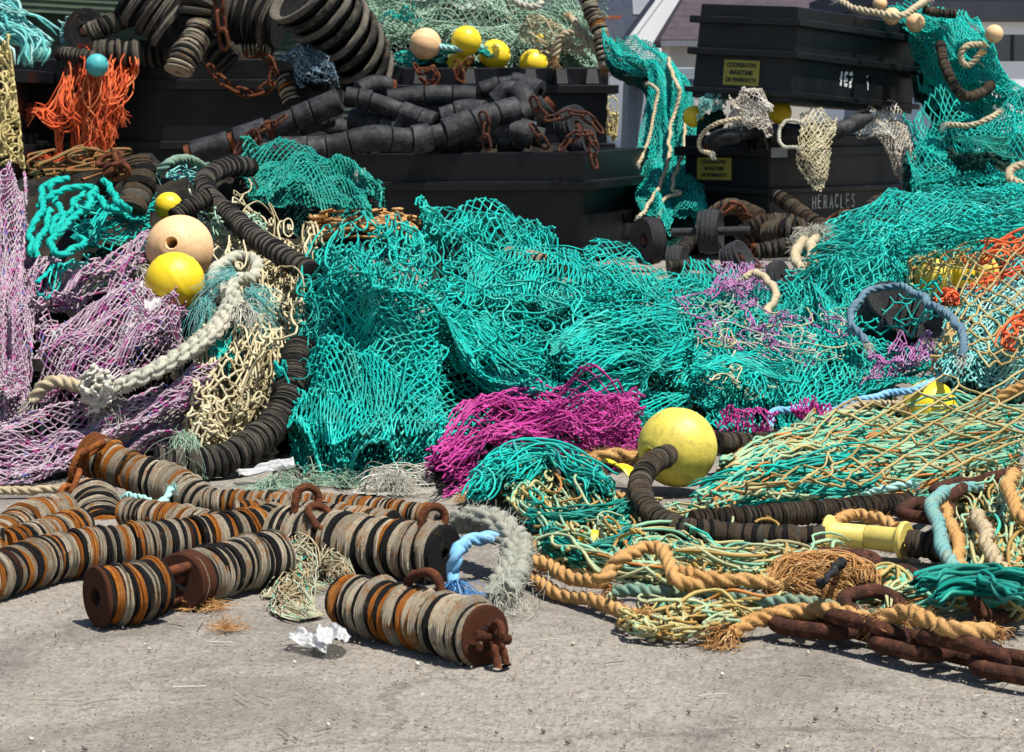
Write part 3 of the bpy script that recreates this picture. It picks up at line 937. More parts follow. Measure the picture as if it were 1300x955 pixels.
# ================================================================== SETTING
def ground_mat():
    k = N('quay_concrete', .92, .25); o = k.coord()
    n1 = k.noise(.9, 6, .6, o); n2 = k.noise(55, 5, .75, o)
    c = k.ramp(n1, [(.3, (.19, .17, .148)), (.55, (.25, .228, .2)), (.75, (.2, .185, .165))])
    vor = k.n('ShaderNodeTexVoronoi'); vor.inputs['Scale'].default_value = 130; k.l(o, vor.inputs['Vector'])
    stone = k.ramp(vor.outputs['Color'], [(.0, (.10, .095, .09)), (.3, (.22, .2, .172)), (.6, (.27, .247, .215)), (.88, (.31, .285, .25)), (1, (.5, .47, .43))])
    c = k.mix(.6, c, stone)
    c = k.mix(k.ramp(n2, [(.5, (0, 0, 0)), (.72, (.75, .75, .75))]), c, (.13, .115, .1))
    rs = k.ramp(k.noise(7, 6, .75, o), [(.6, (0, 0, 0)), (.72, (.5, .5, .5))])
    rsp = k.ramp(k.noise(70, 4, .7, o), [(.55, (0, 0, 0)), (.65, (1, 1, 1))])
    c = k.mix(k.math('MULTIPLY', rs, rsp), c, (.36, .17, .06))
    st = k.ramp(k.noise(1.7, 7, .72, o, 1.2), [(.47, (0, 0, 0)), (.66, (.75, .75, .75))])
    c = k.mix(st, c, (.105, .095, .085))
    oil = k.ramp(k.noise(.8, 5, .6, o, 2.), [(.58, (0, 0, 0)), (.68, (.6, .6, .6))])
    c = k.mix(oil, c, (.06, .056, .052))
    ck = k.n('ShaderNodeTexVoronoi', feature='DISTANCE_TO_EDGE'); ck.inputs['Scale'].default_value = .55
    wv = k.n('ShaderNodeVectorMath', operation='ADD'); nz = k.n('ShaderNodeVectorMath', operation='SCALE'); nz.inputs['Scale'].default_value = .35; k.l(k.noise(2.5, 6, .7, o, out='Color'), nz.inputs[0]); k.l(o, wv.inputs[0]); k.l(nz.outputs[0], wv.inputs[1]); k.l(wv.outputs[0], ck.inputs['Vector'])
    crk = k.ramp(ck.outputs['Distance'], [(.0, (1, 1, 1)), (.006, (0, 0, 0))])
    c = k.mix(k.math('MULTIPLY', crk, .4), c, (.03, .027, .024))
    c = k.mix(1., c, (1.0, .985, .955), 'MULTIPLY')
    h = k.math('ADD', k.math('MULTIPLY', vor.outputs['Distance'], .6), n2)
    k.bump(h, .8, .006)
    return k.col(c)


gx = np.concatenate([np.linspace(-400, -6, 12)[:-1], np.linspace(-6, 6, 90), np.linspace(6, 400, 12)[1:]])
gy = np.concatenate([np.linspace(-60, 2, 5)[:-1], np.linspace(2, 16, 130), np.linspace(16, 600, 14)[1:]])
GX, GY = np.meshgrid(gx, gy)
GZ = np.where((abs(GX) < 6) & (GY > 2) & (GY < 16), -.004 + .003 * fbm(GX * 1.7, GY * 1.7, 2), -.004)
tag(build('ground', [grid(np.stack([GX, GY, GZ], -1))], [ground_mat()], loc=(0, 0, 0)), None, None, kind='structure')

# grit, straw and scraps of twine on the concrete
n = 9000
px = rng.random(n) * 1400 - 50; py = 610 + rng.random(n) ** .75 * 350
c = gz(px, py, 0); c[:, 2] = .0006
pc0 = blobs(c, .0011 * (.5 + rng.random((n, 1, 1)) ** 2 * 1.3), rng.random(n))
tag(build('ground_grit', [pc0], [net_mat('quay_grit', [(0, (.17, .155, .135)), (.4, (.25, .23, .2)), (.75, (.34, .31, .27)), (.95, (.36, .22, .12)), (1, (.55, .52, .47))])]), 'fine sand and stone grit lying on the quay concrete', 'grit', kind='stuff')
n = 420
px = rng.random(n) * 1400 - 50; py = 600 + rng.random(n) ** .8 * 360
c = gz(px, py, 0); c[:, 2] = .0015
c[:, 2] = .0012
pc = [blobs(c, .0016 * (.4 + rng.random((n, 1, 1)) ** 4 * 2.4), rng.random(n))]
n = 60
px = rng.random(n) * 1300; py = 640 + rng.random(n) * 300
c = gz(px, py, 0); a = rng.random(n) * 6.28; t = np.linspace(-1, 1, 5)
ln = .008 + .03 * rng.random((n, 1)) ** 2
C = c[:, None] + np.stack([np.cos(a)[:, None] * ln * t, np.sin(a)[:, None] * ln * t + .004 * (t ** 2)[None] * rng.normal(size=(n, 1)), .002 + 0 * ln * t], -1)
pc.append(tubes(C, .0009, 4, rng.random(n)))
tag(build('ground_litter', pc, [net_mat('grit_and_straw', [(0, (.14, .125, .11)), (.5, (.3, .26, .21)), (.8, (.5, .45, .35)), (1, (.62, .6, .5))])]), 'pebble grit and straw scattered over the quay concrete', 'litter', kind='stuff')


def wall_mat(name, c1, c2, scale=1.2, rough=.9):
    k = N(name, rough, .2); o = k.coord()
    c = k.mix(k.ramp(k.noise(scale, 6, .7, o), [(.35, (0, 0, 0)), (.7, (1, 1, 1))]), c1, c2)
    k.bump(k.noise(25, 4, .7, o), .2, .01)
    return k.col(c)


def slate_mat(name, c1, c2, lichen=(.16, .11, .05)):
    k = N(name, .9, .05); o = k.coord()
    rows_ = k.n('ShaderNodeTexWave', wave_type='BANDS', bands_direction='Y'); rows_.inputs['Scale'].default_value = 3.5; rows_.inputs['Distortion'].default_value = .6; k.l(o, rows_.inputs['Vector'])
    c = k.mix(k.ramp(k.noise(5, 5, .8, o), [(.35, (0, 0, 0)), (.65, (1, 1, 1))]), c1, c2)
    c = k.mix(k.math('MULTIPLY', rows_.outputs['Fac'], .14), c, (.008, .008, .01))
    c = k.mix(k.ramp(k.noise(1.1, 6, .75, o), [(.62, (0, 0, 0)), (.75, (.5, .5, .5))]), c, lichen)
    return k.col(c)


W_white = wall_mat('white_render', (.82, .82, .82), (.74, .74, .73)); W_pale = wall_mat('pale_beige_render', (.50, .47, .42), (.42, .4, .36))
W_warm = wall_mat('cream_render', (.6, .57, .5), (.52, .5, .45))
SL_dark = slate_mat('dark_slate', (.035, .042, .06), (.05, .055, .075), (.07, .075, .08)); SL_purp = slate_mat('purple_slate', (.07, .055, .065), (.1, .08, .09))
TRIM = wall_mat('grey_trim', (.2, .21, .23), (.14, .15, .17)); BRICK = wall_mat('red_brick_trim', (.42, .12, .06), (.3, .1, .06), 8); DKTRIM = wall_mat('dark_grey_fascia', (.03, .034, .045), (.05, .055, .065))
_g = N('window_glass', .06, .8); GLASS = _g.col((.02, .035, .07))


def part(name, pcs, m, root): return obj_l(name, pcs, [m], root)


def gable_house(name, label, x0, x1, y0, y1, eave, ridge, axis, wall, roof, over=.25, windows=(), chim=None, trim=W_white, hip=0.):
    """axis 'x': ridge along x, roof slope faces the camera; axis 'y': gable wall faces the camera"""
    root = empty(name, ((x0 + x1) / 2, y0, 0), label, 'house')
    bx, by = root.location.x, root.location.y
    X0, X1, Y0, Y1 = x0 - bx, x1 - bx, y0 - by, y1 - by
    if axis == 'x':
        ym = (Y0 + Y1) / 2
        v = [[X0, Y0, 0], [X1, Y0, 0], [X1, Y1, 0], [X0, Y1, 0], [X0, Y0, eave], [X1, Y0, eave], [X1, Y1, eave], [X0, Y1, eave], [X0 + hip, ym, ridge], [X1, ym, ridge]]
        quads = np.array([[0, 1, 5, 4], [2, 3, 7, 6], [3, 2, 1, 0]]); tris = np.array([[1, 2, 6], [1, 6, 5], [5, 6, 9], [3, 0, 4], [3, 4, 7], [7, 4, 8], ])
        part('wall', [(np.array(v, float), quads, np.zeros(10), 0), (np.array(v, float), tris, np.zeros(10), 0)], wall, root)
        sl = (ridge - eave) / (ym - Y0); e = over
        for s in (0, 1):
            ya, yb = (Y0 - e, ym) if s == 0 else (Y1 + e, ym)
            za = eave - sl * e + .03; zb = ridge + .03
            q = np.array([[X0 - e, ya, za], [X1 + e, ya, za], [X1 + e, yb, zb], [X0 - e + hip * 1.05, yb, zb]]); q2 = q + [0, 0, .1]
            part('roof', [(np.concatenate([q, q2]), box_piece(0, 1, 0, 1, 0, 1)[1], np.zeros(8), 0)], roof, root)
        if hip:
            za = eave - sl * over + .03; q = np.array([[X0 - over, Y1 + over, za], [X0 - over, Y0 - over, za], [X0 - over + hip * 1.05, ym, ridge + .03]]); q2 = q + [0, 0, .1]
            part('roof', [(np.concatenate([q, q2]), np.array([[0, 2, 1], [3, 4, 5]]), np.zeros(6), 0), (np.concatenate([q, q2]), np.array([[0, 1, 4, 3], [1, 2, 5, 4], [2, 0, 3, 5]]), np.zeros(6), 0)], roof, root)
        part('gutter', [box_piece(X0 - e, X1 + e, Y0 - e - .1, Y0 - e - .005, eave - sl * e - .02, eave - sl * e + .1)], TRIM, root)
    else:
        xm = (X0 + X1) / 2
        v = [[X0, Y0, 0], [X1, Y0, 0], [X1, Y1, 0], [X0, Y1, 0], [X0, Y0, eave], [X1, Y0, eave], [X1, Y1, eave], [X0, Y1, eave], [xm, Y0, ridge], [xm, Y1, ridge]]
        quads = np.array([[0, 1, 5, 4], [1, 2, 6, 5], [2, 3, 7, 6], [3, 0, 4, 7], [3, 2, 1, 0]]); tris = np.array([[4, 5, 8], [6, 7, 9]])
        part('wall', [(np.array(v, float), quads, np.zeros(10), 0), (np.array(v, float), tris, np.zeros(10), 0)], wall, root)
        sl = (ridge - eave) / (xm - X0); e = over
        for s in (0, 1):
            xa = X0 - e if s == 0 else X1 + e
            q = np.array([[xa, Y0 + .3, eave - sl * e + .03], [xm, Y0 + .3, ridge + .03], [xm, Y1 + e, ridge + .03], [xa, Y1 + e, eave - sl * e + .03]]); q2 = q + [0, 0, .1]
            part('roof', [(np.concatenate([q, q2]), box_piece(0, 1, 0, 1, 0, 1)[1], np.zeros(8), 0)], roof, root)
        # raised coping along the gable
        for s in (-1, 1):
            xa = X0 if s < 0 else X1
            q = np.array([[xa, Y0 - .03, eave - .02], [xm, Y0 - .03, ridge], [xm, Y0 + .3, ridge], [xa, Y0 + .3, eave - .02]]); q2 = q + [0, 0, .2]
            part('coping', [(np.concatenate([q, q2]), box_piece(0, 1, 0, 1, 0, 1)[1], np.zeros(8), 0)], W_white, root)
    for (wx, wz, ww, wh, sur) in windows:
        wx -= bx
        f = part('window', [box_piece(wx - ww / 2 - .09, wx - ww / 2, Y0 - .05, Y0 + .02, wz, wz + wh), box_piece(wx + ww / 2, wx + ww / 2 + .09, Y0 - .05, Y0 + .02, wz, wz + wh),
                            box_piece(wx - ww / 2 - .09, wx + ww / 2 + .09, Y0 - .052, Y0 + .02, wz + wh, wz + wh + .1), box_piece(wx - ww / 2 - .12, wx + ww / 2 + .12, Y0 - .08, Y0 + .02, wz - .1, wz),
                            box_piece(wx - .03, wx + .03, Y0 - .03, Y0 + .02, wz, wz + wh)], sur, root)
        obj_l('pane', [box_piece(wx - ww / 2, wx + ww / 2, Y0 - .012, Y0 + .01, wz, wz + wh)], [GLASS], f)
    if chim:
        cx, cy, cw, z0, z1 = chim
        part('chimney', [box_piece(cx - bx - cw, cx - bx + cw, cy - by - cw * .7, cy - by + cw * .7, z0, z1), box_piece(cx - bx - cw - .06, cx - bx + cw + .06, cy - by - cw * .7 - .06, cy - by + cw * .7 + .06, z1 + .002, z1 + .15)], W_white, root)
    return root


def X(px, Y): return (px - CX) * Y / FPX
def Z(py, Y): return float(at(CX, py, Y)[2])


h = gable_house('slate_roof_house', 'house with dark slate roof and skylight behind the white gable', X(690, 75), X(900, 75), 75, 84, Z(84, 75), Z(-75, 75) , 'x', W_white, SL_dark)
f = part('skylight', [box_piece(-.0, .75, -.02, .02, 0, .9)], TRIM, h)
sk = math.atan2(Z(-75, 75) - Z(84, 75), 4.5)
f.matrix_local = Matrix.Translation((X(806, 75) - h.location.x, 1.75, Z(84, 75) + 1.75 * math.tan(sk) + .16)) @ Matrix.Rotation(sk - math.pi / 2, 4, 'X')
d = gable_house('dormer_cottage', 'low slate cottage with an orange ridge in front of the slate roof', X(716, 70), X(790, 70), 70, 73, Z(52, 70), Z(26, 70), 'x', W_white, SL_dark, .05)
part('ridge_tile', [box_piece(X(716, 70) - d.location.x, X(790, 70) - d.location.x, 1.4, 1.6, Z(26, 70) + .1, Z(26, 70) + .2)], BRICK, d)
gable_house('white_gable_house', 'white rendered house with its gable end towards the quay', X(790, 62), X(1010, 62), 62, 72, Z(66, 62), Z(-85, 62), 'y', W_white, SL_dark, .0, windows=[], chim=(X(842, 61.5), 62.4, .19, Z(60, 62), Z(-30, 62)))
gable_house('beige_house', 'pale beige house with purple slate roof behind the tilted black crate', X(848, 52), X(1035, 52), 52, 54.6, Z(40, 52), Z(-78, 52), 'x', W_pale, SL_purp, .2, windows=[(X(985, 52), Z(100, 52), .8, 1.0, BRICK)], hip=1.3)
gable_house('cream_house', 'cream house with red brick window surrounds behind the crate tops', X(940, 66), X(1200, 66), 66, 74, Z(-60, 66), Z(-200, 66), 'x', W_warm, SL_purp, .2, windows=[(X(975, 66), Z(12, 66), .7, 1.2, BRICK), (X(1030, 66), Z(12, 66), .7, 1.2, BRICK), (X(1090, 66), Z(12, 66), .7, 1.2, BRICK)])
# long low building with dark fascia on the right
Yb = 40.
r = empty('quay_office', (X(1300, Yb), Yb, 0), 'long low office with dark fascia and blue ribbon windows past the net heap', 'building')
bx = r.location.x
part('wall', [box_piece(X(1120, Yb) - bx, X(1500, Yb) - bx, 0, 9, 0, Z(78, Yb))], W_white, r)
part('ribbon_window', [box_piece(X(1120, Yb) - bx, X(1500, Yb) - bx, .05, 8.9, Z(78, Yb) + .001, Z(44, Yb))], GLASS, r)
for q in range(12): part('mullion', [box_piece(X(1130 + q * 30, Yb) - bx, X(1133 + q * 30, Yb) - bx, -.01, .04, Z(78, Yb) + .002, Z(44, Yb) - .002)], DKTRIM, r)
part('lintel_band', [box_piece(X(1118, Yb) - bx, X(1502, Yb) - bx, -.03, 9, Z(44, Yb) + .001, Z(28, Yb))], W_white, r)
part('fascia', [box_piece(X(1115, Yb) - bx, X(1505, Yb) - bx, -.25, 9.2, Z(28, Yb) + .001, Z(3, Yb))], DKTRIM, r)
part('roof', [box_piece(X(1110, Yb) - bx, X(1510, Yb) - bx, .6, 9.2, Z(3, Yb) + .001, Z(-30, Yb))], SL_dark, r)

# green boarded shed at the back left
Ys = 24.
BO = wall_mat('green_weathered_boards', (.026, .042, .03), (.05, .066, .045), 3); BO2 = wall_mat('green_shutter_boards', (.045, .068, .046), (.075, .095, .064), 3)
r = empty('boarded_shed', (X(200, Ys), Ys, 0), 'dark green shed clad in horizontal boards behind the crates', 'shed')
bx = r.location.x; zt = Z(-70, Ys)
pcs = []; q = 0; z = 0.
xa, xb = X(-120, Ys) - bx, X(500, Ys) - bx
while z < zt:
    v = np.array([[xa, -.030, z], [xb, -.030, z], [xb, .05, z], [xa, .05, z], [xa, -.006, z + .062], [xb, -.006, z + .062], [xb, .05, z + .062], [xa, .05, z + .062]])
    pcs.append((v, box_piece(0, 1, 0, 1, 0, 1)[1], np.zeros(8), 0)); z += .0625
part('board_cladding', pcs, BO, r)
part('wall_core', [box_piece(xa, xb, .06, 5, 0, zt)], BO, r)
for p_ in (100, 330): part('post', [box_piece(X(p_ - 4, Ys) - bx, X(p_ + 4, Ys) - bx, -.12, -.04, 0, zt)], TRIM, r)
pcs = []
for q in range(9):
    z0 = .062 * q
    v = np.array([[0, -.03, z0], [3.0, -.03, z0], [3.0, .0, z0], [0, .0, z0], [0, -.01, z0 + .06], [3.0, -.01, z0 + .06], [3.0, .0, z0 + .06], [0, .0, z0 + .06]])
    pcs.append((v, box_piece(0, 1, 0, 1, 0, 1)[1], np.zeros(8), 0))
sh = part('sliding_shutter', pcs, BO2, r)
sh.matrix_local = Matrix.Translation((X(-60, Ys) - bx, -.13, Z(10, Ys))) @ Matrix.Rotation(math.radians(3.2), 4, 'Y')
part('roof', [box_piece(xa - .2, xb + .2, -.3, 5.2, zt + .002, zt + .12)], SL_dark, r)

# ================================================================== CRATES
GA = 'black plastic gear bins'
YA = 13.2
cA = at(742, 331, YA).reshape(3); cA[2] = 0.0
A = crate('gear_bin', 'long black bin heaped with black rubber rollers, its bare side facing the teal net', 'bin', cA, math.radians(70.5), 1.32, 2.55, .615,
          [(.40, .452, .055), (.015, .085, .06)], roll=math.radians(.9), rollaxis=(0, -1, 0), group=GA, taper=.012)
YB = 16.6
cB = (X(425, YB), YB, 0)
B = crate('gear_bin', 'tall black bin with the orange twine and chain hanging over its rim', 'bin', cB, math.radians(90), 1.1, 2.1, Z(75, YB), [(Z(114, YB), Z(101, YB), .06), (.58, .64, .05), (.02, .08, .05)], group=GA, taper=.02)
YC = 15.7
cC = (X(24, YC), YC, 0)
C_ = crate('gear_bin', 'black bin with aqua twine spilling over the corner, beside the boarded shed', 'bin', cC, math.radians(90), .8, 1.6, Z(57, YC), [(Z(105, YC), Z(89, YC), .10), (.55, .62, .06), (.02, .08, .05)], group=GA, taper=.03)
YDn = 17.0
cD = (X(772, YDn), YDn, 0)
D_ = crate('gear_bin', 'black bin with four yellow floats showing above its rim', 'bin', cD, math.radians(90), 1.2, 1.66, Z(86, YDn), [(Z(119, YDn), Z(108, YDn), .07), (.56, .62, .05), (.02, .08, .05)], group=GA, taper=.02,
           gussets=[('x', u, Z(107, YDn), Z(88, YDn), .09, .055) for u in (.12, .34, .56, 1.0, 1.35)])
rE = math.radians(48)
YE = 13.6
cE = at(976, 331, YE).reshape(3); cE[2] = 0
E = crate('gear_bin', 'black bin lettered in white paint, under the tilted crate', 'bin', cE, rE, 1.38, .62, .70, [(Z(199, YE), Z(187, YE), .045), (Z(247, YE), Z(239, YE), .05), (.02, .09, .05)], group=GA, taper=.01)
YF = 13.25
cF = at(1004, 131, YF).reshape(3)
Fc = crate('gear_bin', 'black crate with white stencilled number, tilted on top of another bin', 'bin', cF, math.radians(53), 1.42, .64, .535,
           [(.03, .062, .045), (.245, .285, .045), (.425, .465, .045)], roll=math.radians(3.9), group=GA, taper=-.012)
# pale metal plate on the corner flange of the lettered bin
obj_l('corner_plate', [box_piece(-.052, .10, -.052, -.046, Z(199, YE) - .004, Z(187, YE) - .002)], [wall_mat('bare_metal_plate', (.4, .41, .42), (.3, .3, .32))], E, bev=.001)


def sign_on(root, y0, z0, w, h_, tilt=0., xo=-.004):
    """yellow sticker on the local x=0 face"""
    s = obj_l('sign_plate', [box_piece(0, .003, -w / 2, w / 2, -h_ / 2, h_ / 2)], [M['sign']], root)
    s.matrix_local = Matrix.Translation((xo, y0, z0)) @ Matrix.Rotation(tilt, 4, 'X')
    for q, (txt, sz) in enumerate((('COOPERATIVE', .155), ('MARITIME', .165), ("DE PENMARC'H", .15))):
        me = text_mesh(txt, h_ * sz * 1.55, .0012, .86 if q != 1 else .95)
        t = link('lettering', me, M['ink'], s)
        t.matrix_local = Matrix.Translation((-.0015, 0, h_ * (.29 - .29 * q))) @ Matrix(((0, 0, -1, 0), (-1, 0, 0, 0), (0, 1, 0, 0), (0, 0, 0, 1)))
    return s


sign_on(Fc, .33, .153, .235, .142, xo=-.013)
sign_on(E, .40, .505, .25, .13, xo=.0005)
# 162 stencil
def arc(cx, cy, rx, ry, a0, a1, n=9): return [(cx + rx * math.cos(math.radians(a0 + (a1 - a0) * q / (n - 1))), cy + ry * math.sin(math.radians(a0 + (a1 - a0) * q / (n - 1)))) for q in range(n)]
hh = .072
D162 = [[(.0, .42), (.18, .56)], [(.2, .0), (.2, .44)], [(.2, .52), (.2, 1.)],
        arc(1., .26, .2, .22, 25, 155), arc(1., .26, .2, .22, 205, 335), [(.78, .3), (.79, .62)], arc(1.02, .62, .22, .34, 170, 50),
        arc(1.78, .7, .22, .26, 165, 20), [(2.0, .62), (1.9, .42), (1.66, .16)], [(1.6, .03), (2.02, .03)]]
sc = [[(a * hh * .98, b * hh * 1.12) for a, b in L] for L in D162]
pcs = stroke_piece(sc, .017, np.array([.515, -.0105, .125]), np.array([1., 0, 0]), np.array([0, 0, 1.]), np.array([0, -1., 0]), .0012, .0008)
obj_l('stencil_number', pcs, [M['paint']], Fc)
pcs = stroke_piece([[(0, .05), (.012, .03), (.016, 0)], [(-.008, .085), (-.004, .075)]], .012, np.array([.84, -.0105, .115]), np.array([1., 0, 0]), np.array([0, 0, 1.]), np.array([0, -1., 0]), .001, .001)
obj_l('paint_scuff', pcs, [M['paint']], Fc)
# HERACLES brushed on the lettered bin
pcs = []; x = .44
for ch in 'HERACLES':
    pcs += stroke_piece([[(a * .055 + x, b * .078 + .004 * math.sin(x * 40)) for a, b in L] for L in GL[ch]], .0085, np.array([0, .0045, Z(266, 14.0) + .006]), np.array([1., 0, 0]), np.array([0, 0, 1.]), np.array([0, -1., 0]), .001, .0007)
    x += .0585
obj_l('painted_name', pcs, [M['paint']], E)

# slatted plastic bins
YG = 15.6
Gb = crate('plastic_bin', 'grey ribbed plastic bin half covered by the hanging teal net', 'bin', (X(880, YG), YG, 0), math.radians(90), .7, X(880, YG) - X(797, YG), Z(86, YG), [(Z(95, YG), Z(86, YG) - .004, .02)], 'bin_grey', taper=-.035)
for u in (.08, .19, .3): obj_l('rib', [box_piece(-.026, .01, X(880, YG) - X(797, YG) - u - .02, X(880, YG) - X(797, YG) - u + .02, .02, Z(97, YG))], [M['bin_grey']], Gb, bev=.006)
pcs = [box_piece(-.016, -.0, .10 + q * .035, .112 + q * .035, Z(112, YG), Z(90, YG)) for q in range(6)] + [box_piece(-.018, -.0, .09, .31, Z(112 - q * 5, YG), Z(110.5 - q * 5, YG)) for q in range(5)]
obj_l('grille', pcs, [M['bin_grey']], Gb)
YH = 14.9
wH = X(1219, YH) - X(1120, YH)
Hb = crate('plastic_bin', 'blue grey slotted plastic bin beside the tilted black crate', 'bin', (X(1190, YH), YH, 0), math.radians(90), .5, wH, Z(66, YH), [(Z(76, YH), Z(66, YH) - .004, .02)], 'bin_blue', taper=-.10)
SLOT = N('dark_slot', .9, .1).col((.008, .01, .013))
for a in range(4):
    for b in range(5):
        obj_l('slot', [box_piece(-.1 * (1 - (Z(90 + a * 11, YH) - .03) / Z(66, YH)) - .004, .0, .07 + b * .052, .108 + b * .052, Z(90 + a * 11, YH) - .028, Z(90 + a * 11, YH))], [SLOT], Hb)
# ================================================================== FRONT ROLLERS ON THE CONCRETE
GR = 'stacks of rubber discs lying on the quay'
DS = 'bobbin string'


def endcap(root, P, T, R, end, mat='rust', pin=True):
    """rusty end plate with a hole, a cross pin and a shackle link"""
    i = 0 if end == 0 else -1
    t = (-T[i] if end == 0 else T[i]); c = P[i] + t * R * .1
    base = np.array(root.location)
    me = lathe_mesh('cap', [(.3, -.07), (.97, -.07), (1.0, -.02), (1.0, .05), (.95, .09), (.32, .09)], 30, .004, 5, True, 35); me.materials.append(M[mat])
    o = link('end_plate', me, None, root); o['label'] = 'rusty round steel end plate'
    m = orient(t).to_4x4() @ Matrix.Scale(R, 4); m.translation = V(c - base); o.matrix_local = m
    if pin:
        side = nrm(np.cross(t, [0, 0, 1.])); up = np.cross(side, t); side = nrm(side + up * .25)
        q = c + t * R * .42
        me = lathe_mesh('pin', [(0.001, -1.05), (.2, -1.05), (.24, -1.0), (.24, -.55), (.17, -.52), (.17, .55), (.26, .58), (.26, 1.0), (.2, 1.08), (0.001, 1.08)], 16, .01, 1, False, 35); me.materials.append(M[mat])
        o = link('shackle_pin', me, None, root); m = orient(side).to_4x4() @ Matrix.Scale(R * .7, 4); m.translation = V(q - base); o.matrix_local = m
        lv, lf = link_mesh('l', R * 1.1, R * .55, R * .13, mat)
        for (cc, ax, ay) in ((q + t * R * .05 - up * 0, t * .6 + up * .9, side * .2 + t), (q + t * R * .42 - up * R * .72, up * .9 - t * .3, side + .3 * t)):
            x = nrm(ax); y = nrm(ay - x * (ay @ x)); z = np.cross(x, y)
            v = cc + lv[:, :1] * x + lv[:, 1:2] * y + lv[:, 2:] * z
            v[:, 2] = np.maximum(v[:, 2], .003)
            adopt(build('shackle_link', [(v, lf, np.zeros(len(v)), 0)], [M[mat]]), root)


def loop_on(root, p, x, y, L, W, r, mat='rust', name='lifting_link'):
    lv, lf = link_mesh('l', L, W, r, mat); x = nrm(np.array(x, float)); y = np.array(y, float); y = nrm(y - x * (x @ y)); z = np.cross(x, y)
    v = p + lv[:, :1] * x + lv[:, 1:2] * y + lv[:, 2:] * z
    adopt(build(name, [(v, lf, np.zeros(len(v)), 0)], [M[mat]]), root)


# nearest roller with the rusty cap
r1, P, T, R = disc_string('disc_roller', 'nearest roller of orange stained discs ending in a rusty shackle cap', DS, [(438, 763), (520, 782), (612, 806)], 36, 'orange', ground=True, group=GR, tscale=.88, rend=43, tilt=.03)
endcap(r1, P, T, R * 1.08, 1)
mid = P[int(len(P) * .55)]
loop_on(r1, mid + np.array([.005, 0, R * 1.05]), T[0] + [0, 0, .3], [0, 0, 1], .075, .05, .0075)
# short one with the dark open face
r2, P, T, R = disc_string('disc_roller', 'short roller with a rusty cap and its dark open face turned to the next roller', DS, [(128, 757), (165, 752), (203, 745)], 39, 'orange', ground=True, group=GR, tscale=.88, tilt=.03)
endcap(r2, P, T, R * 1.03, 0, pin=False)
q1 = P[-1] + T[-1] * R * .3
r3, P3, T3, R3 = disc_string('disc_roller', 'roller with a rusty steel collar chained to the short roller', DS, [(232, 738), (290, 720), (352, 706)], 35, 'pale', ground=True, group=GR, tscale=.88, tilt=.035)
endcap(r3, P3, T3, R3 * 1.06, 0, pin=False)
me = lathe_mesh('collar', [(.9, -.3), (1.02, -.32), (1.02, .32), (.9, .3)], 32, .01, 2, True, 35); me.materials.append(M['rust'])
o = link('steel_collar', me, None, r3); m = orient(T3[0]).to_4x4() @ Matrix.Scale(R3 * 1.04, 4); m.translation = V(P3[6] - np.array(r3.location)); o.matrix_local = m
q2 = P3[0]
for s in (.0, .03): loop_on(r2, (q1 + q2) / 2 + [0, 0, s - .01], q2 - q1, [0, -.5, 1 - 30 * s], .085, .034, .008, name='joining_link')
# long rows
disc_string('disc_roller', 'long row of alternating tan and black discs running in from the mauve net side', DS, [(-30, 738), (20, 722), (75, 706), (173, 694), (270, 682), (352, 668)], 31, 'mix', ground=True, group=GR, tscale=.88, tilt=.05)
r5, P, T, R = disc_string('disc_roller', 'row of big black and tan discs under the matted rope and rusty ring', DS, [(352, 676), (430, 686), (506, 696), (562, 703)], 35, 'pale', ground=True, group=GR, tscale=.88, tilt=.06, rend=40)
loop_on(r5, P[40] + np.array([-.01, 0, R * 1.15]), [0.1, .2, 1], [1, .3, .0], .07, .042, .0075)
loop_on(r5, P[55] + np.array([-.005, -.02, R * .85]), [0.5, -.6, -.6], [1, .6, .0], .062, .038, .007)
loop_on(r5, P[-12] + np.array([.0, 0, R * 1.0]), [0.3, .2, 1], [1, .3, .0], .065, .04, .0075)
disc_string('disc_roller', 'orange rimmed row bending down to the frame edge beside the tan ground rope', DS, [(-25, 706), (10, 676), (45, 656), (84, 648)], 24, 'orange', ground=True, group=GR, tscale=.88, tilt=.05)
disc_string('disc_roller', 'short upright stack of discs leaning between two rows', DS, [(117, 636, 4.86), (123, 652, 4.8), (130, 680, 4.72)], 32, 'mix', group=GR, tscale=.88, tilt=.05)
r8, P, T, R = disc_string('disc_roller', 'diagonal row starting at the rust orange end with a chain', DS, [(128, 582, 4.95), (180, 604, 4.9), (225, 617, 4.86), (262, 640, 4.8), (318, 660, 4.75)], 27, 'mix', group=GR, tscale=.88, tilt=.05, rend=23)
adopt(build('x', [tubes((P[:2] + [0, 0, 0])[None], .001, 3)], [M['rust']]), r8) if False else None
for q in range(0, 3):
    me = lathe_mesh('rustdisc', [(.2, -.14), (.93, -.14), (1, -.08), (1, .08), (.93, .14), (.2, .14)], 28, .012, q, True, 32); me.materials.append(M['rust_or'])
    o = link('rubber_disc', me, None, r8); o['label'] = 'bright orange rusted end disc'
    m = orient(T[0]).to_4x4() @ Matrix.Scale(R * 1.1, 4); m.translation = V(P[0] - T[0] * R * (.1 + .28 * q) - np.array(r8.location)); o.matrix_local = m
chain('rusty_chain', 'rusty chain hanging from the orange end disc to the concrete', [(126, 566, 4.88), (108, 574, 4.86), (97, 598, 4.86), (86, 630, 4.82), (80, 645, 4.8)], .062, .036, .0068, 'rust_or')
disc_string('disc_roller', 'rust brown row lying under the diagonal row', DS, [(160, 650), (215, 658), (280, 672)], 20, 'orange', ground=True, group=GR, tscale=.88, tilt=.05)
disc_string('disc_roller', 'far thin orange row along the concrete behind the other rows', DS, [(258, 636), (347, 640), (440, 644), (515, 652), (560, 657)], 16.5, 'orange', ground=True, group=GR, tscale=.88, tilt=.06)

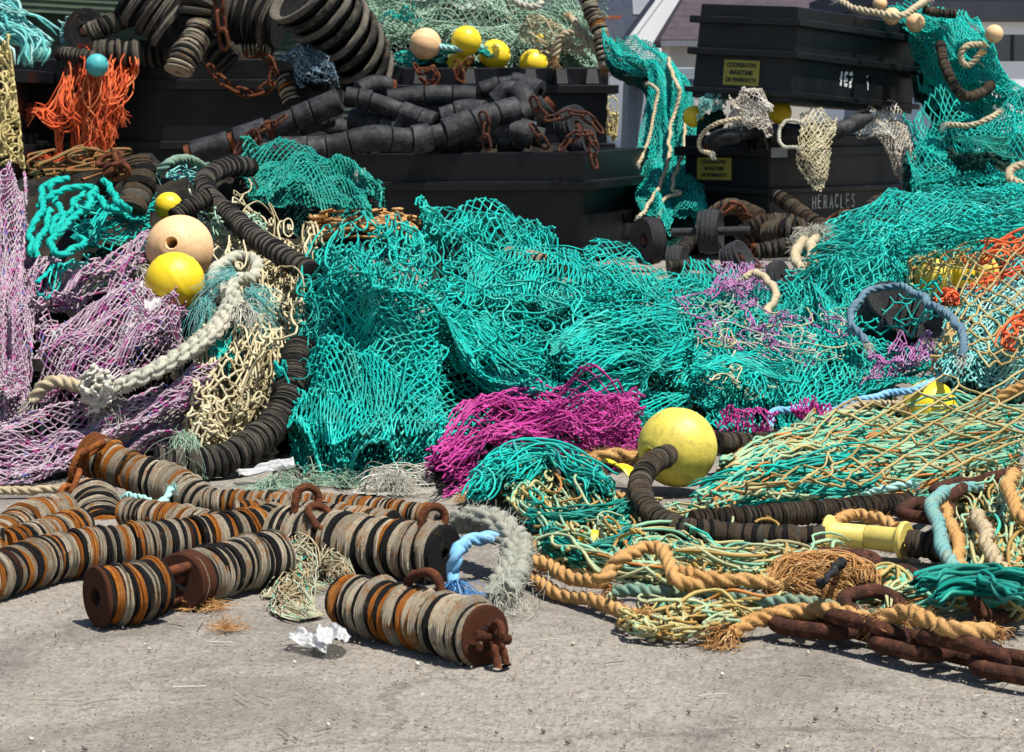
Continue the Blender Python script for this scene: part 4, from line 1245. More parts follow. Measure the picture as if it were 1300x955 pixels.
disc_string('disc_roller', 'row of orange and black discs tucked behind the big black and tan row', DS, [(300, 655), (360, 652), (430, 658), (500, 668)], 19, 'orange', ground=True, group=GR, tscale=.88, tilt=.06)
disc_string('disc_roller', 'short pale row at the frame edge above the long mixed row', DS, [(-30, 690), (10, 694), (60, 680), (100, 668)], 24, 'mix', ground=True, group=GR, tscale=.88, tilt=.06)
# ================================================================== BOBBIN STRINGS IN THE PILE
GB = 'bobbin ropes wound through the nets'
disc_string('bobbin_rope', 'thick grey bobbin rope curving from under the mauve net up beside the teal net', DS, [(196, 588, 5.2), (258, 590, 5.25), (306, 572, 5.35), (346, 540, 5.5), (368, 500, 5.6), (380, 440, 5.8)], 21, 'grey', group=GB, tilt=.05, maxn=99)
disc_string('bobbin_rope', 'thin grey bobbin rope looping down from the long bin towards the floats', DS, [(318, 212, 8.6), (290, 212, 8.5), (262, 226, 8.3), (264, 248, 8.1), (290, 272, 7.7), (325, 302, 7.0), (360, 325, 6.6), (396, 347, 6.3)], 13.5, 'dark', group=GB, tilt=.05, tscale=2.5)
disc_string('bobbin_rope', 'short bobbin rope tucked behind the peach float', DS, [(222, 276, 7.7), (242, 262, 7.75), (264, 250, 7.8)], 12, 'dark', group=GB)
disc_string('bobbin_rope', 'three big brown discs standing in the turquoise rope tangle', DS, [(174, 204, 7.9), (178, 228, 7.85), (168, 262, 7.75)], 20, 'brown', group=GB, tscale=1.9, tilt=.1)
disc_string('bobbin_rope', 'striped bobbin rope coming out of the big lemon float', DS, [(848, 577, 4.93), (824, 592, 4.8), (812, 620, 4.62)] + fr([(826, 650, .05), (862, 670, .045), (930, 678, .035), (1000, 682, .035), (1046, 683, .035)]), 14.5, 'brown', group=GB, tilt=.06, rend=16, tscale=1.75)
disc_string('bobbin_rope', 'end of bobbin rope past the pale yellow spools', DS, fr([(1153, 690, .035), (1180, 692, .035), (1202, 696, .035)]), 18, 'brown', group=GB, tscale=1.4)
disc_string('bobbin_rope', 'stub of bobbin rope behind the big lemon float', DS, [(912, 562, 5.3), (950, 564, 5.35), (990, 560, 5.4)], 14, 'brown', group=GB)
disc_string('bobbin_rope', 'stub of brown bobbin rope beside the broken yellow float', DS, [(706, 608, 4.95), (735, 606, 4.97), (770, 610, 4.97)], 14, 'brown', group=GB)
disc_string('bobbin_rope', 'flat weathered bobbin rope lying under the khaki net', DS, fr([(880, 662, .03), (960, 656, .03), (1060, 648, .03), (1165, 638, .03)]), 15, 'brown', group=GB, tscale=.8)
disc_string('bobbin_rope', 'striped bobbin stub poking out above the teal heap by the long bin', DS, [(646, 324, 8.1), (680, 330, 8.0), (706, 338, 8.0), (736, 346, 8.1)], 10.5, 'pale', group=GB, tscale=1.1)
# heap of strings in front of the lettered bin
GH = 'bobbin ropes heaped before the lettered bin'
for lab, pts, rp, pal in (
    ('bobbin rope at the back of the heap near the hanging teal net', [(905, 272, 12.9), (930, 262, 12.8), (965, 275, 12.6)], 10, 'brown'),
    ('long bobbin rope leaning on the lettered bin and sloping down', [(984, 248, 12.7), (1010, 265, 12.6), (1036, 284, 12.4), (1070, 298, 12.2)], 10, 'brown'),
    ('bobbin rope rising under the white painted name', [(1090, 285, 12.7), (1105, 264, 12.8), (1130, 252, 12.9), (1155, 254, 12.9)], 10, 'grey'),
    ('bobbin rope crossing the heap next to the axle wheels', [(936, 306, 11.7), (958, 290, 11.7), (990, 284, 11.7), (1016, 290, 11.7)], 14, 'brown'),
    ('bobbin rope bulging in the middle of the heap', [(978, 298, 11.5), (1000, 292, 11.4), (1022, 296, 11.4)], 16, 'brown'),
    ('bobbin rope low on the heap before the teal net', [(962, 320, 11.2), (990, 314, 11.2), (1022, 308, 11.2)], 11, 'grey'),
    ('thin grey bobbin rope lying in front of the axle wheels', [(846, 362, 10.6), (885, 356, 10.6), (922, 350, 10.6)], 8.5, 'grey'),
    ('bobbin rope lying half hidden beneath the axle', [(900, 286, 12.2), (880, 300, 12.2), (868, 316, 12.1)], 9, 'grey'),
    ('bobbin stub showing between the heap and the teal net', [(1074, 300, 12.0), (1096, 284, 12.2), (1110, 280, 12.3)], 12, 'grey'),
    ('thin bobbin rope running under the axle wheels', [(850, 338, 11.0), (876, 336, 11.0), (905, 338, 11.0)], 7, 'grey'),
): disc_string('bobbin_rope', lab, DS, pts, rp, pal, group=GH, tilt=.06)

# rubber wheels
GW = 'rubber bobbin wheels'


def wheel(label, px, py, rpx, Y, axis, width=.8, mat='hose', axle=0., group=GW, dish=.0):
    """grooved rubber wheel on its hub, optional axle pipe"""
    Y = float(comp(px, Y)); r = rpx * Y / FPX; w = width
    c = at(px, py, Y).reshape(3); c[2] = max(c[2], r * .9)
    root = empty('rubber_bobbin', c, label, 'wheel', group)
    pr = [(.3, -w * .3 + dish * 1.6), (.55, -w * .34 + dish), (.86, -w * .5), (.95, -w * .48)]
    for q in range(13):
        z = -w * .44 + w * .88 * q / 12
        pr.append((1 - (.03 if dish else .09) * abs(q / 6 - 1) ** 2.5 - (.035 if q % 3 == 1 else 0), z))
    pr += [(.95, w * .48), (.86, w * .5), (.55, w * .34 - dish * 1.2), (.3, w * .3 - dish * 2)]
    me = lathe_mesh('tyre', pr, 36, .006, int(px), True, 32); me.materials.append(M[mat])
    m = orient(axis, random.random() * 6).to_4x4() @ Matrix.Scale(r, 4); m.translation = (0, 0, 0)
    o = link('tyre', me, None, root); o.matrix_local = m
    me = lathe_mesh('hub', [(.001, -w * .36 - axle), (.17, -w * .36 - axle), (.19, -w * .34 - axle), (.19, w * .34 + axle), (.17, w * .36 + axle), (.001, w * .36 + axle)], 16, .01, 3, False, 35); me.materials.append(M['hose'] if axle else M['rust_dark'])
    o = link('axle_pipe' if axle else 'hub', me, None, root); o.matrix_local = m
    return root


wheel('upright rubber wheel with a pipe axle beside the hanging teal net', 902, 294, 29, 11.7, (.97, -.25, .04), .95, axle=1.4)
wheel('rubber wheel leaning against the end of the long bin', 823, 306, 31, 12.4, (.9, .45, .0), .7)
wheel('worn wheel lying low in front of the long bin', 860, 334, 23, 11.3, (.93, -.3, .1), .9, 'hose')
wheel('tilted grooved wheel below the axle pipe', 936, 330, 24, 11.0, (.75, -.5, .5), 1.0)
wheel('wheel wedged into the teal net beside the knotted cream rope', 990, 358, 28, 9.6, (.85, -.5, .25), .5)
wheel('wheel just behind the wedged one, half covered by teal net', 1016, 372, 24, 9.5, (.6, -.5, .55), 1.2)
wheel('wide tyre under the blue ring rope', 1134, 400, 43, 7.45, (.25, -.6, .75), 1.0, dish=.1)
wheel('narrow tyre tucked inside the wide one below the ring rope', 1142, 420, 28, 7.2, (.3, -.6, .7), 1.2)

# ---------------------------------------------------------------- black gear heaped on the tall bin
GT = 'big rubber discs heaped on the tall bin'
Yt = 16.4
wheel('big black wheel showing its flat face at the end of the heap by the shed', 108, 40, 30, Yt, (-.35, -.9, .15), .35, 'blk', group=GT)
for lab, pts, rp, pal, ts in (
    ('dark bobbin rope rising to the largest drum', [(112, 44, 16.2), (135, 32, 16.2), (162, 22, 16.3)], 13, 'grey', 1.),
    ('large drum of rubber discs at the top of the heap', [(170, -8, 16.3), (195, 12, 16.3), (226, 36, 16.3)], 38, 'dark', .9),
    ('thin ribbed bobbin rope along the rim near the orange twine', [(74, 68, 16.2), (95, 70, 16.15), (118, 73, 16.1)], 9, 'gry' if False else 'grey', 1.1),
    ('short fat drum of grey discs on the rim beside the turquoise float', [(120, 66, 16.2), (146, 66, 16.2), (173, 67, 16.2)], 18, 'grey', .9),
    ('dark drum in the shadow behind the rim', [(172, 68, 16.5), (195, 68, 16.5), (215, 66, 16.5)], 17, 'dark', 1.),
    ('striped stack hanging down over the rim', [(254, 34, 16.0), (245, 55, 15.9), (235, 72, 15.8), (226, 92, 15.75)], 18, 'pale', .75),
    ('cone of black discs above the striped stack', [(262, -14, 16.2), (252, 8, 16.1), (250, 28, 16.1)], 25, 'dark', 1.2),
    ('narrow stack of discs leaning behind the hanging chain', [(262, 62, 16.1), (276, 70, 16.0), (290, 84, 16.0)], 19, 'dark', .7),
    ('huge drum of thin black discs in the middle of the heap', [(288, 10, 16.0), (320, 16, 15.95), (356, 28, 15.9)], 40, 'dark', .55),
    ('short ribbed piece lying on the rim under the huge drum', [(306, 64, 15.9), (326, 62, 15.9), (346, 64, 15.9)], 9, 'pale', 1.),
    ('striped stack hanging below the blue net bundle', [(363, 98, 15.6), (368, 115, 15.55), (373, 134, 15.5)], 14, 'pale', .9),
): disc_string('bobbin_rope', lab, DS, pts, rp, pal, group=GT, tscale=ts, tilt=.05)
LB = ['first', 'second', 'third', 'fourth', 'fifth', 'sixth', 'seventh', 'eighth', 'last']
for q, (x, y, rr) in enumerate([(384, -8, 50), (397, 3, 50), (409, 14, 50), (421, 26, 49), (432, 39, 48), (443, 52, 47), (453, 66, 46), (462, 80, 44), (469, 94, 41)]):
    Yq = 15.4 + .055 * q; r_ = rr * Yq / FPX
    c = at(x, y, Yq).reshape(3)
    root = empty('rubber_dish', c, f'{LB[q]} dished black disc from the huge drum in the row of leaning dished discs', 'disc', 'dished discs leaning in a row')
    m = orient((-.60 + .02 * q, -.46, .66 - .05 * q), random.random() * 6).to_4x4() @ Matrix.Scale(r_, 4); m.translation = (0, 0, 0)
    me = lathe_mesh('bowl', [(.001, -.46), (.3, -.44), (.66, -.36), (.9, -.16), (.985, -.02), (.90, .0), (.84, -.1), (.6, -.27), (.3, -.34), (.26, -.22), (.001, -.20)], 44, .01, q, False, 40); me.materials.append(M['blk'])
    o = link('bowl', me, None, root); o.matrix_local = m
    me = lathe_mesh('rim', [(.80, -.06), (.985, -.05), (1.0, .0), (1.005, .07), (.98, .11), (.90, .10), (.82, .03)], 44, .01, q, True, 40); me.materials.append(M['dish' if q % 2 else 'gry'])
    o = link('rim', me, None, root); o.matrix_local = m
# hidden fill so the heaps rest on something; its near-black colour paints shade
for (lab, root, u0, u1, v0, v1, z) in (('shade-coloured sheet standing for packed netting, filling the long bin to its rim', A, .04, 1.28, .04, 2.5, .54),):
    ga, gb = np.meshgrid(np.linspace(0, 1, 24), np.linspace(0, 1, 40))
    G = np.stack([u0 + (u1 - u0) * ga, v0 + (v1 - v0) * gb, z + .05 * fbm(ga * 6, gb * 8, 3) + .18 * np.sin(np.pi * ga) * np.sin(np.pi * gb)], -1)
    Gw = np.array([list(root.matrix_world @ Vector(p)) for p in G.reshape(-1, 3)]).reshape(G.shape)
    tag(build('shade_dark_fill', [grid(Gw)], [M['dark_core']]), lab, 'net')
for (lab, x0, x1, yy, zz, hgt) in (('shade-coloured sheet standing for packed netting under the big drums', 70, 420, 16.75, 1.0, .34), ('shade-coloured sheet standing for packed netting in the bin with the floats', 490, 765, 17.15, 1.02, .10), ):
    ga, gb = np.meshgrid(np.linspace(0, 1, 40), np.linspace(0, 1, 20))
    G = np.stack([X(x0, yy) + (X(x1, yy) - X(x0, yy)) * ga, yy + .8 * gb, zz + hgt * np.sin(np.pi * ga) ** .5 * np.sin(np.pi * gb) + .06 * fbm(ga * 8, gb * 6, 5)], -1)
    tag(build('shade_dark_fill', [grid(G)], [M['dark_core']]), lab, 'net')

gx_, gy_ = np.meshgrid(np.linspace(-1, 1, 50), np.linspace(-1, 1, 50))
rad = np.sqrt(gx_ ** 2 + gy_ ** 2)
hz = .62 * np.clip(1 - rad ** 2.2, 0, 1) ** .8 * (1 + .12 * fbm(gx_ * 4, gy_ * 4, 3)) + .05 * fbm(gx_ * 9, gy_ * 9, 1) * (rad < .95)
tag(build('shade_dark_fill', [grid(np.stack([X(160, 7.9) + .85 * gx_, 7.9 + 1.15 * gy_, np.maximum(hz, 0) - .003], -1))], [M['dark_core']]), 'shade-coloured mound standing for packed netting under the turquoise rope tangle', 'net')  # added mound, its near-black colour stands for shade in the gaps
# ---------------------------------------------------------------- black rubber rollers on the long bin
GK = 'black rubber rollers heaped on the long bin'
G13 = 13.7


def hose_roller(label, pts, rpx, seed):
    """rubber sleeves of uneven girth threaded end to end, with a rusty bolt showing in the gaps"""
    g = np.random.default_rng(seed)
    C = px_path(pts); P = curve(C, step=.004); T = nrm(np.gradient(P, axis=0))
    root = empty('rubber_roller', (P[:, 0].mean(), P[:, 1].mean(), P[:, 2].min()), label, 'roller', GK)
    base = np.array(root.location); s = 0; R0 = rpx * np.mean(P[:, 1]) / FPX
    while s < len(P) - 6:
        ln = int((.06 + .17 * g.random()) / .004); e = min(len(P) - 1, s + ln)
        R = R0 * (.8 + .42 * g.random())
        if g.random() < .18:
            pc = tubes(P[s:min(e, s + 8) + 1][None], R0 * .72, 14); mt = 'rust'; nm = 'rusty_sleeve'; e = min(e, s + 8)
        else:
            seg = P[s:e + 1]; k = len(seg)
            u = np.linspace(0, 1, k); prof = R * np.minimum(1, .9 + np.minimum(u, 1 - u) * 4) * (1 + .012 * np.sin(u * 9 + g.random() * 6))
            Tt, Aa, Bb = frames(seg); th = np.arange(30) * 2 * np.pi / 30
            v = seg[:, None] + prof[:, None, None] * (np.cos(th)[None, :, None] * Aa[:, None] + np.sin(th)[None, :, None] * Bb[:, None])
            full = np.concatenate([(seg[0] + (v[0] - seg[0]) * .4)[None], v, (seg[-1] + (v[-1] - seg[-1]) * .4)[None]])
            pc = grid(np.concatenate([full, full[:, :1]], 1)); mt = 'hose'; nm = 'rubber_sleeve'
        o = build(nm, [pc], [M[mt]]); adopt(o, root); s = e + 1
    return root


hose_roller('black roller rising from the rim at the shed side end of the long bin', [(236, 196, 13.5), (300, 178, 13.5), (362, 156, 13.5), (432, 128, 13.5)], 16, 1)
hose_roller('long black roller lying along the rim of the long bin', [(330, 192, 13.35), (420, 188, 13.35), (470, 176, 13.35), (520, 178, 13.4), (560, 170, 13.45), (608, 152, 13.5), (656, 138, 13.6)], 15.5, 2)
hose_roller('black roller lying on top of the others towards the tall bin', [(438, 122, 13.8), (475, 130, 13.8), (524, 148, 13.75), (552, 158, 13.7)], 14, 3)
hose_roller('black roller at the back of the heap under the floats', [(492, 128, 14.1), (551, 122, 14.1), (604, 124, 14.1)], 14, 4)
hose_roller('black roller in the middle hidden among the others', [(446, 152, 13.9), (500, 162, 13.8), (540, 166, 13.8)], 13, 5)
hose_roller('short black roller curled over at the high end of the heap', [(628, 130, 13.8), (646, 116, 13.8), (664, 122, 13.75), (666, 140, 13.7), (652, 152, 13.65)], 14, 6)
hose_roller('short black roller beside the chained wheel', [(672, 160, 13.8), (686, 144, 13.8), (702, 130, 13.8)], 15, 7)
hose_roller('black roller under the chain at the high end', [(560, 182, 13.6), (610, 176, 13.6), (665, 180, 13.6)], 13, 8)
hose_roller('dark roller filling the gap at the back', [(400, 160, 14.1), (450, 168, 14.1), (480, 186, 14.0)], 14, 9)
hose_roller('stubby black roller standing against the tall bin behind the others', [(455, 116, 14.2), (475, 108, 14.25), (500, 112, 14.3)], 15, 31)
hose_roller('stubby black roller wedged between the long roller and the curled one', [(560, 150, 13.75), (590, 142, 13.75), (622, 144, 13.7)], 13, 32)
hose_roller('stubby black roller lying across at the shed side end', [(352, 176, 13.55), (388, 160, 13.6), (420, 150, 13.7)], 12, 33)
hose_roller('stubby black roller low behind the hanging chain', [(600, 170, 13.6), (640, 164, 13.6), (690, 176, 13.6)], 15, 34)
hose_roller('stubby black roller at the back under the end float of the row', [(610, 116, 14.2), (650, 106, 14.2), (690, 118, 14.1)], 12, 35)
wheel('black wheel tied with a rusty chain on the long bin', 730, 164, 31, 13.55, (.75, -.55, .35), .7)
wheel('flat black disc half sunk in the heap of rollers', 395, 182, 30, 13.7, (.1, -.45, .88), .3, 'blk')
wheel('small hub wheel beneath the chained wheel', 742, 184, 18, 13.35, (.75, -.6, .3), 1.1)
GC = 'rusty chains over the rollers'
CH = dict(L=.088, W=.048, r=.0085)
for lab, pts, Y in (
    ('rusty chain looped round the roller at the shed side end', [(300, 194), (312, 176), (328, 166), (345, 160), (362, 148)], 13.3),
    ('short rusty chain hanging from the same roller to the rim', [(322, 168), (326, 180), (324, 192)], 13.28),
    ('rusty chain hanging straight down in the middle of the rollers', [(612, 144), (618, 160), (616, 174), (619, 188)], 13.25),
    ('rusty chain crossing from the short roller to the wheel', [(676, 124), (682, 140), (695, 152), (712, 148), (731, 142), (750, 152), (764, 168)], 13.3),
    ('rusty chain hanging over the rim at the corner', [(712, 190), (728, 172), (746, 168), (754, 180), (752, 196), (756, 212)], 13.12),
    ('rusty chain between the wheel and the rim', [(674, 158), (684, 172), (694, 188)], 13.3),
): chain('rusty_chain', lab, pts, Y=Y, group=GC, mat='rust_dark', **CH)
chain('rusty_chain', 'rusty chain hanging between the drums above the tall bin', [(276, -10), (279, 12), (281, 32), (284, 50), (286, 62)], Y=15.7, L=.14, W=.07, r=.013)
chain('rusty_chain', 'rusty chain swagged over the rim of the tall bin', [(266, 84), (276, 98), (296, 112), (318, 120), (340, 112), (348, 98), (345, 78), (330, 68), (314, 68)], Y=15.85, L=.11, W=.058, r=.0105)
chain('rusty_chain', 'rusty chain bunched at the rim beside the yellow floats', [(526, 82), (536, 94), (548, 84), (556, 100), (545, 108), (534, 100)], Y=16.8, L=.08, W=.045, r=.008)
chain('rusty_chain', 'rusty chain between two yellow floats', [(580, 78), (578, 92), (586, 104), (588, 84), (600, 76)], Y=16.8, L=.08, W=.045, r=.008)
for lab, pts in (('rusty chain wound round the bobbin heap by the cream rope', [(918, 268), (934, 258), (942, 270), (952, 282), (968, 276)]), ('rusty chain hanging on the axle wheel side', [(946, 302), (958, 312), (952, 326), (964, 338)]), ('rusty chain under the white painted name', [(1050, 282), (1068, 272), (1092, 270), (1112, 262)]), ('rusty chain on the end of the bobbin heap', [(1000, 310), (1014, 302), (1020, 288)])):
    chain('rusty_chain', lab, pts, Y=11.9, L=.075, W=.042, r=.0075, group='rusty chains in the bobbin heap')
# ================================================================== FRONT CHAIN
chain('anchor_chain', 'heavy dark rusty chain lying along the front of the ropes', [(1000, 790), (1060, 796), (1130, 812), (1215, 832), (1330, 854)], .128, .068, .0125, 'rust_dark', z=.024, parts=True, roll0=.15)
chain('anchor_chain', 'heavy rusty chain lying below the pale yellow spools', [(1040, 712), (1095, 714), (1150, 742)], .115, .062, .0115, 'rust_dark', z=.035, parts=True, roll0=.2)
chain('anchor_chain', 'heavy rusty link showing under the khaki net', [(1165, 655), (1215, 622), (1280, 606)], .16, .075, .012, 'rust_dark', z=.06, parts=True, roll0=.1)
chain('anchor_chain', 'heavy rusty chain hidden among the ropes near the frame edge', [(1085, 772), (1130, 762)], .115, .062, .0115, 'rust_dark', z=.035, parts=True, roll0=.6)
chain('anchor_chain', 'heavy rusty chain behind the turquoise strands at the frame edge', [(1240, 765), (1290, 752), (1340, 740)], .12, .065, .0115, 'rust_dark', z=.05, parts=True, roll0=.8)
# pale yellow spools on the bobbin rope
for lab, p0, p1 in (('pale yellow plastic spool with a flared rim next to the bobbins', (1049, 678), (1099, 682)), ('pale yellow plastic spool threaded against its twin', (1151, 687), (1101, 682))):
    a = gz(*p0, .035).reshape(3); b = gz(*p1, .035).reshape(3)
    L = np.linalg.norm(b - a)
    root = empty('plastic_spool', ((a + b) / 2) * [1, 1, 0], lab, 'spool', 'pale yellow spools')
    me = lathe_mesh('spool', [(.012, 0), (.034, 0), (.036, .003), (.035, .009), (.026, .016), (.0225, .022), (.0225, L - .002), (.021, L), (.012, L)], 30, .003, 2, True, 40); me.materials.append(M['spool'])
    o = link('spool_body', me, None, root); m = orient(b - a).to_4x4(); m.translation = V(a - np.array(root.location)); o.matrix_local = m

# ================================================================== FLOATS
ball('big lemon yellow float with dark scuffs standing on the quay', 860, 568, 51, 5.02, 'ball_l', (-.75, -.62, -.1))
ball('bright yellow float resting against the peach one on the mauve net', 222, 358, 38, 6.55, 'ball_y', (.8, .2, .5))
ball('faded peach float with a dark dimple behind the bright yellow float', 228, 316, 43, 6.95, 'ball_p', (-.1, -.93, .22))
ball('yellow float sunk behind the peach float', 214, 262, 18, 7.9, 'ball_y')
ball('orange yellow float under the khaki net by the ring rope', 1180, 522, 36, 6.1, 'ball_y', (.9, .3, .2))
ball('peach yellow float wrapped in teal net near the top of the net heap', 1262, 43, 11.5, 13.6, 'ball_p')
ball('yellow float at the top corner of the tilted crate', 1162, 29, 12, 14.0, 'ball_p', (.5, .5, .7))
ball('pale float just over the edge of the tilted crate', 1132, 21, 11, 14.0, 'ball_p')
ball('small pale float on the top of the net heap', 1117, 5, 9, 14.1, 'ball_p')
ball('yellow float in the middle of the row on the rim', 628, 70, 19.5, 17.2, 'ball_y', (.96, -.2, .1))
ball('yellow float sunk in the bin with only its top showing by the brown chain', 582, 84, 18, 17.2, 'ball_y', (.9, .1, .3))
ball('yellow float at the end of the row by the fan of grey discs', 677, 81, 18, 17.2, 'ball_y', (.9, -.3, .2))
ball('yellow float behind the aqua rope on the pale green net', 592, 52, 19, 17.08, 'ball_y')
ball('dull peach float beside the aqua rope', 540, 56, 20, 17.08, 'ball_p', (.2, .4, .8))
ball('yellow float at the edge of the lettered bin next to the hanging teal net', 881, 148, 14, 13.75, 'ball_y')
ball('yellow float squashed under the tilted crate', 990, 143, 15, 13.75, 'ball_y')
ball('small yellow float on the pale green net near the striped string', 685, 48, 5, 17.3, 'ball_y')
ball('long yellow float under the teal net', 1185, 352, 24, 8.4, 'ball_l', (.9, .2, .2))
ball('golden float next to the long one under the teal net', 1222, 346, 20, 8.5, 'ball_y', (.5, .2, .7))
ball('pale float under the teal net close to the orange twine', 1248, 344, 20, 8.5, 'ball_l', (.5, .6, .2))
ball('yellow float glimpsed through the top of the teal heap', 652, 338, 14, 8.3, 'ball_y')
ball('turquoise float on the rim above the orange twine', 123, 83, 14.5, 15.95, 'ball_t', (.9, -.2, .3))
ball('yellow float glimpsed deep inside the green tangle', 752, 690, 17, 4.28, 'ball_y', (.2, .4, .9))


def broken_float(label, px, py, rpx, Y, ax, a0, a1):
    """a shard of a broken float: part of a hollow shell"""
    r = rpx * Y / FPX; c = at(px, py, Y).reshape(3)
    u, w = np.meshgrid(np.linspace(.15, 1.25, 12), np.linspace(a0, a1, 16))
    S_ = lambda q: np.stack([np.sin(u) * np.cos(w), np.sin(u) * np.sin(w), np.cos(u)], -1) * q
    o_, i_ = S_(r), S_(r * .9)
    rim = np.concatenate([o_[0], o_[1:, -1], o_[-1, ::-1][1:], o_[::-1, 0][1:]]); rin = np.concatenate([i_[0], i_[1:, -1], i_[-1, ::-1][1:], i_[::-1, 0][1:]])
    Rm = np.array(orient(ax))
    pcs = [grid(o_ @ Rm.T + c), grid(i_[::-1] @ Rm.T + c), grid(np.stack([rin, rim]) @ Rm.T + c)]
    for p in pcs: p[0][:, 2] = np.maximum(p[0][:, 2], .004)
    tag(build('float_shard', pcs, [M['ball_y']]), label, 'float', 'broken float pieces')


broken_float('pointed shard of a broken yellow float standing up', 768, 606, 24, 4.98, (.2, -.5, .7), .3, 1.5)
broken_float('low curved shard of a broken yellow float beside the bobbin rope', 788, 614, 26, 4.95, (.3, -.7, .3), .2, 1.9)
# ================================================================== NETS
def rw(s, Y=None):
    out = []
    for line in s.strip().split('/'):
        out.append([tuple(float(v) for v in q.split(',')) for q in line.split()])
    return out


GT_ = 'turquoise trawl nets'
TN = 'trawl_net'
# ---- wide turquoise heap in the middle
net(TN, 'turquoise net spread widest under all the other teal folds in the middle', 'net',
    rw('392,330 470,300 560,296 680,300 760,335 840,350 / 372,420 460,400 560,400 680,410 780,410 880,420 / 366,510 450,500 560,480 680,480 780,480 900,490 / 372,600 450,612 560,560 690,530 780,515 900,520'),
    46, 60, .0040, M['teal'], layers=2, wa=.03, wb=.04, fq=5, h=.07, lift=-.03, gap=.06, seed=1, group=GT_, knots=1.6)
net(TN, 'turquoise net in a tall mound of loose loops at the side near the cream net', 'net',
    rw('388,328 440,306 500,300 548,322 / 372,410 440,395 510,390 575,410 / 364,500 430,490 500,490 580,505 / 374,596 430,606 500,608 556,585'),
    22, 54, .0043, M['teal'], jit=.14, layers=2, wa=.07, wb=.06, fq=3.0, h=.07, lift=.04, gap=.05, seed=2, slack=1.15, core=None, group=GT_)
net(TN, 'turquoise net gathered into fine curving ribs at the foot of the mound', 'net',
    rw('395,470 440,480 500,488 545,490 / 384,530 440,535 500,540 560,540 / 366,600 430,612 500,612 548,600'),
    34, 16, .0035, M['teal'], layers=1, wa=.05, wb=.1, fq=2.5, h=.05, lift=.075, seed=3, core=None, group=GT_)
net(TN, 'turquoise net pulled into sweeping lines that fan out to a pinched knot', 'net',
    rw('548,392 600,415 650,440 700,470 / 552,430 600,465 645,492 692,508 / 575,470 610,496 650,514 690,522'),
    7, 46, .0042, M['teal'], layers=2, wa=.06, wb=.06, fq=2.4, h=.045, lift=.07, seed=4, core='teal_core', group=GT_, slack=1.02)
net(TN, 'turquoise net stretched in long level lines from the pinched knot towards the lemon float', 'net',
    rw('696,455 750,425 810,412 872,420 / 692,490 750,465 810,450 876,452 / 694,522 750,516 810,500 868,486'),
    7, 44, .0042, M['teal'], layers=2, wa=.05, wb=.06, fq=2.4, h=.045, lift=.07, seed=5, group=GT_, slack=1.02)
net(TN, 'turquoise net hanging in upright pleats below the yellow float glimpse', 'net',
    rw('590,335 640,330 690,345 740,352 / 585,380 640,375 700,380 770,390 / 600,430 650,420 720,420 800,425'),
    34, 16, .0040, M['teal'], layers=2, wa=.06, wb=.1, fq=2.6, h=.06, lift=.06, seed=6, group=GT_)
net(TN, 'turquoise net with open diamond meshes above dark bobbins', 'net',
    rw('742,330 775,334 810,350 850,375 / 735,352 775,365 815,385 860,405 / 728,378 770,395 815,412 860,425'),
    9, 15, .0040, M['teal'], layers=1, wa=.03, wb=.04, fq=2.2, h=.03, lift=.09, seed=7, core=None, group=GT_)
net(TN, 'turquoise net bunched along the foot of the long black bin', 'net',
    rw('528,290 560,278 620,282 668,290 705,318 / 530,310 570,300 620,302 670,308 708,328 / 540,338 580,325 630,325 670,330 712,338'),
    18, 22, .0046, M['teal'], layers=2, wa=.06, wb=.1, fq=3, h=.08, lift=.05, seed=8, group=GT_)
net(TN, 'turquoise net rumpled with lilac scraps before the ring rope', 'net',
    rw('826,352 910,344 1000,352 1080,385 / 850,420 940,415 1030,420 1100,430 / 862,470 950,470 1040,465 1180,455 / 880,530 960,535 1050,520 1180,490'),
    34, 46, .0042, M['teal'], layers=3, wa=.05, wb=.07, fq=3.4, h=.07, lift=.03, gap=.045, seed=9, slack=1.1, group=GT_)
net(TN, 'turquoise net folded into a low smooth roll of tight lines', 'net',
    rw('880,490 920,474 960,474 1000,490 / 876,505 920,494 970,496 1010,510 / 880,524 930,518 980,520 1020,528'),
    6, 28, .0038, M['teal'], layers=1, wa=.05, wb=.05, fq=2, h=.03, lift=.09, seed=10, core=None, group=GT_)
net(TN, 'turquoise net lying low between the wheels and the open diamond meshes', 'net',
    rw('730,344 790,338 850,346 920,340 985,346 / 735,362 790,364 850,372 920,366 985,372 / 740,390 800,392 860,396 930,396 990,398'),
    26, 22, .0044, M['teal'], layers=2, wa=.04, wb=.08, fq=3, h=.05, lift=.02, seed=48, group=GT_)
# ---- turquoise nets on the right
net(TN, 'turquoise net swept in long flowing lines from the lettered bin to the frame edge', 'net',
    rw('1040,300 1090,268 1160,254 1230,244 1320,238 / 1020,330 1090,300 1160,284 1230,272 1320,262 / 1000,352 1090,332 1160,314 1230,300 1320,290 / 1010,378 1090,356 1160,336 1230,322 1320,312'),
    20, 60, .0058, M['teal'], layers=2, wa=.04, wb=.05, fq=4, h=.09, lift=.05, gap=.06, seed=11, group=GT_)
net(TN, 'turquoise net stretched over the hidden yellow floats', 'net',
    rw('1120,330 1170,318 1220,318 1275,330 / 1125,350 1170,342 1220,340 1280,346 / 1130,378 1175,372 1225,366 1280,366'),
    12, 16, .0050, M['teal'], layers=1, wa=.03, wb=.05, fq=2.2, h=.03, lift=.26, seed=12, core=None, group=GT_)
net(TN, 'turquoise net lying in loose loops round the knotted cream rope', 'net',
    rw('1000,345 1060,348 1120,340 1160,330 / 985,375 1050,375 1110,368 1150,365 / 980,410 1040,405 1080,400 1130,395'),
    18, 26, .0046, M['teal'], layers=2, wa=.08, wb=.1, fq=3.4, h=.08, lift=.04, seed=13, slack=1.12, group=GT_)
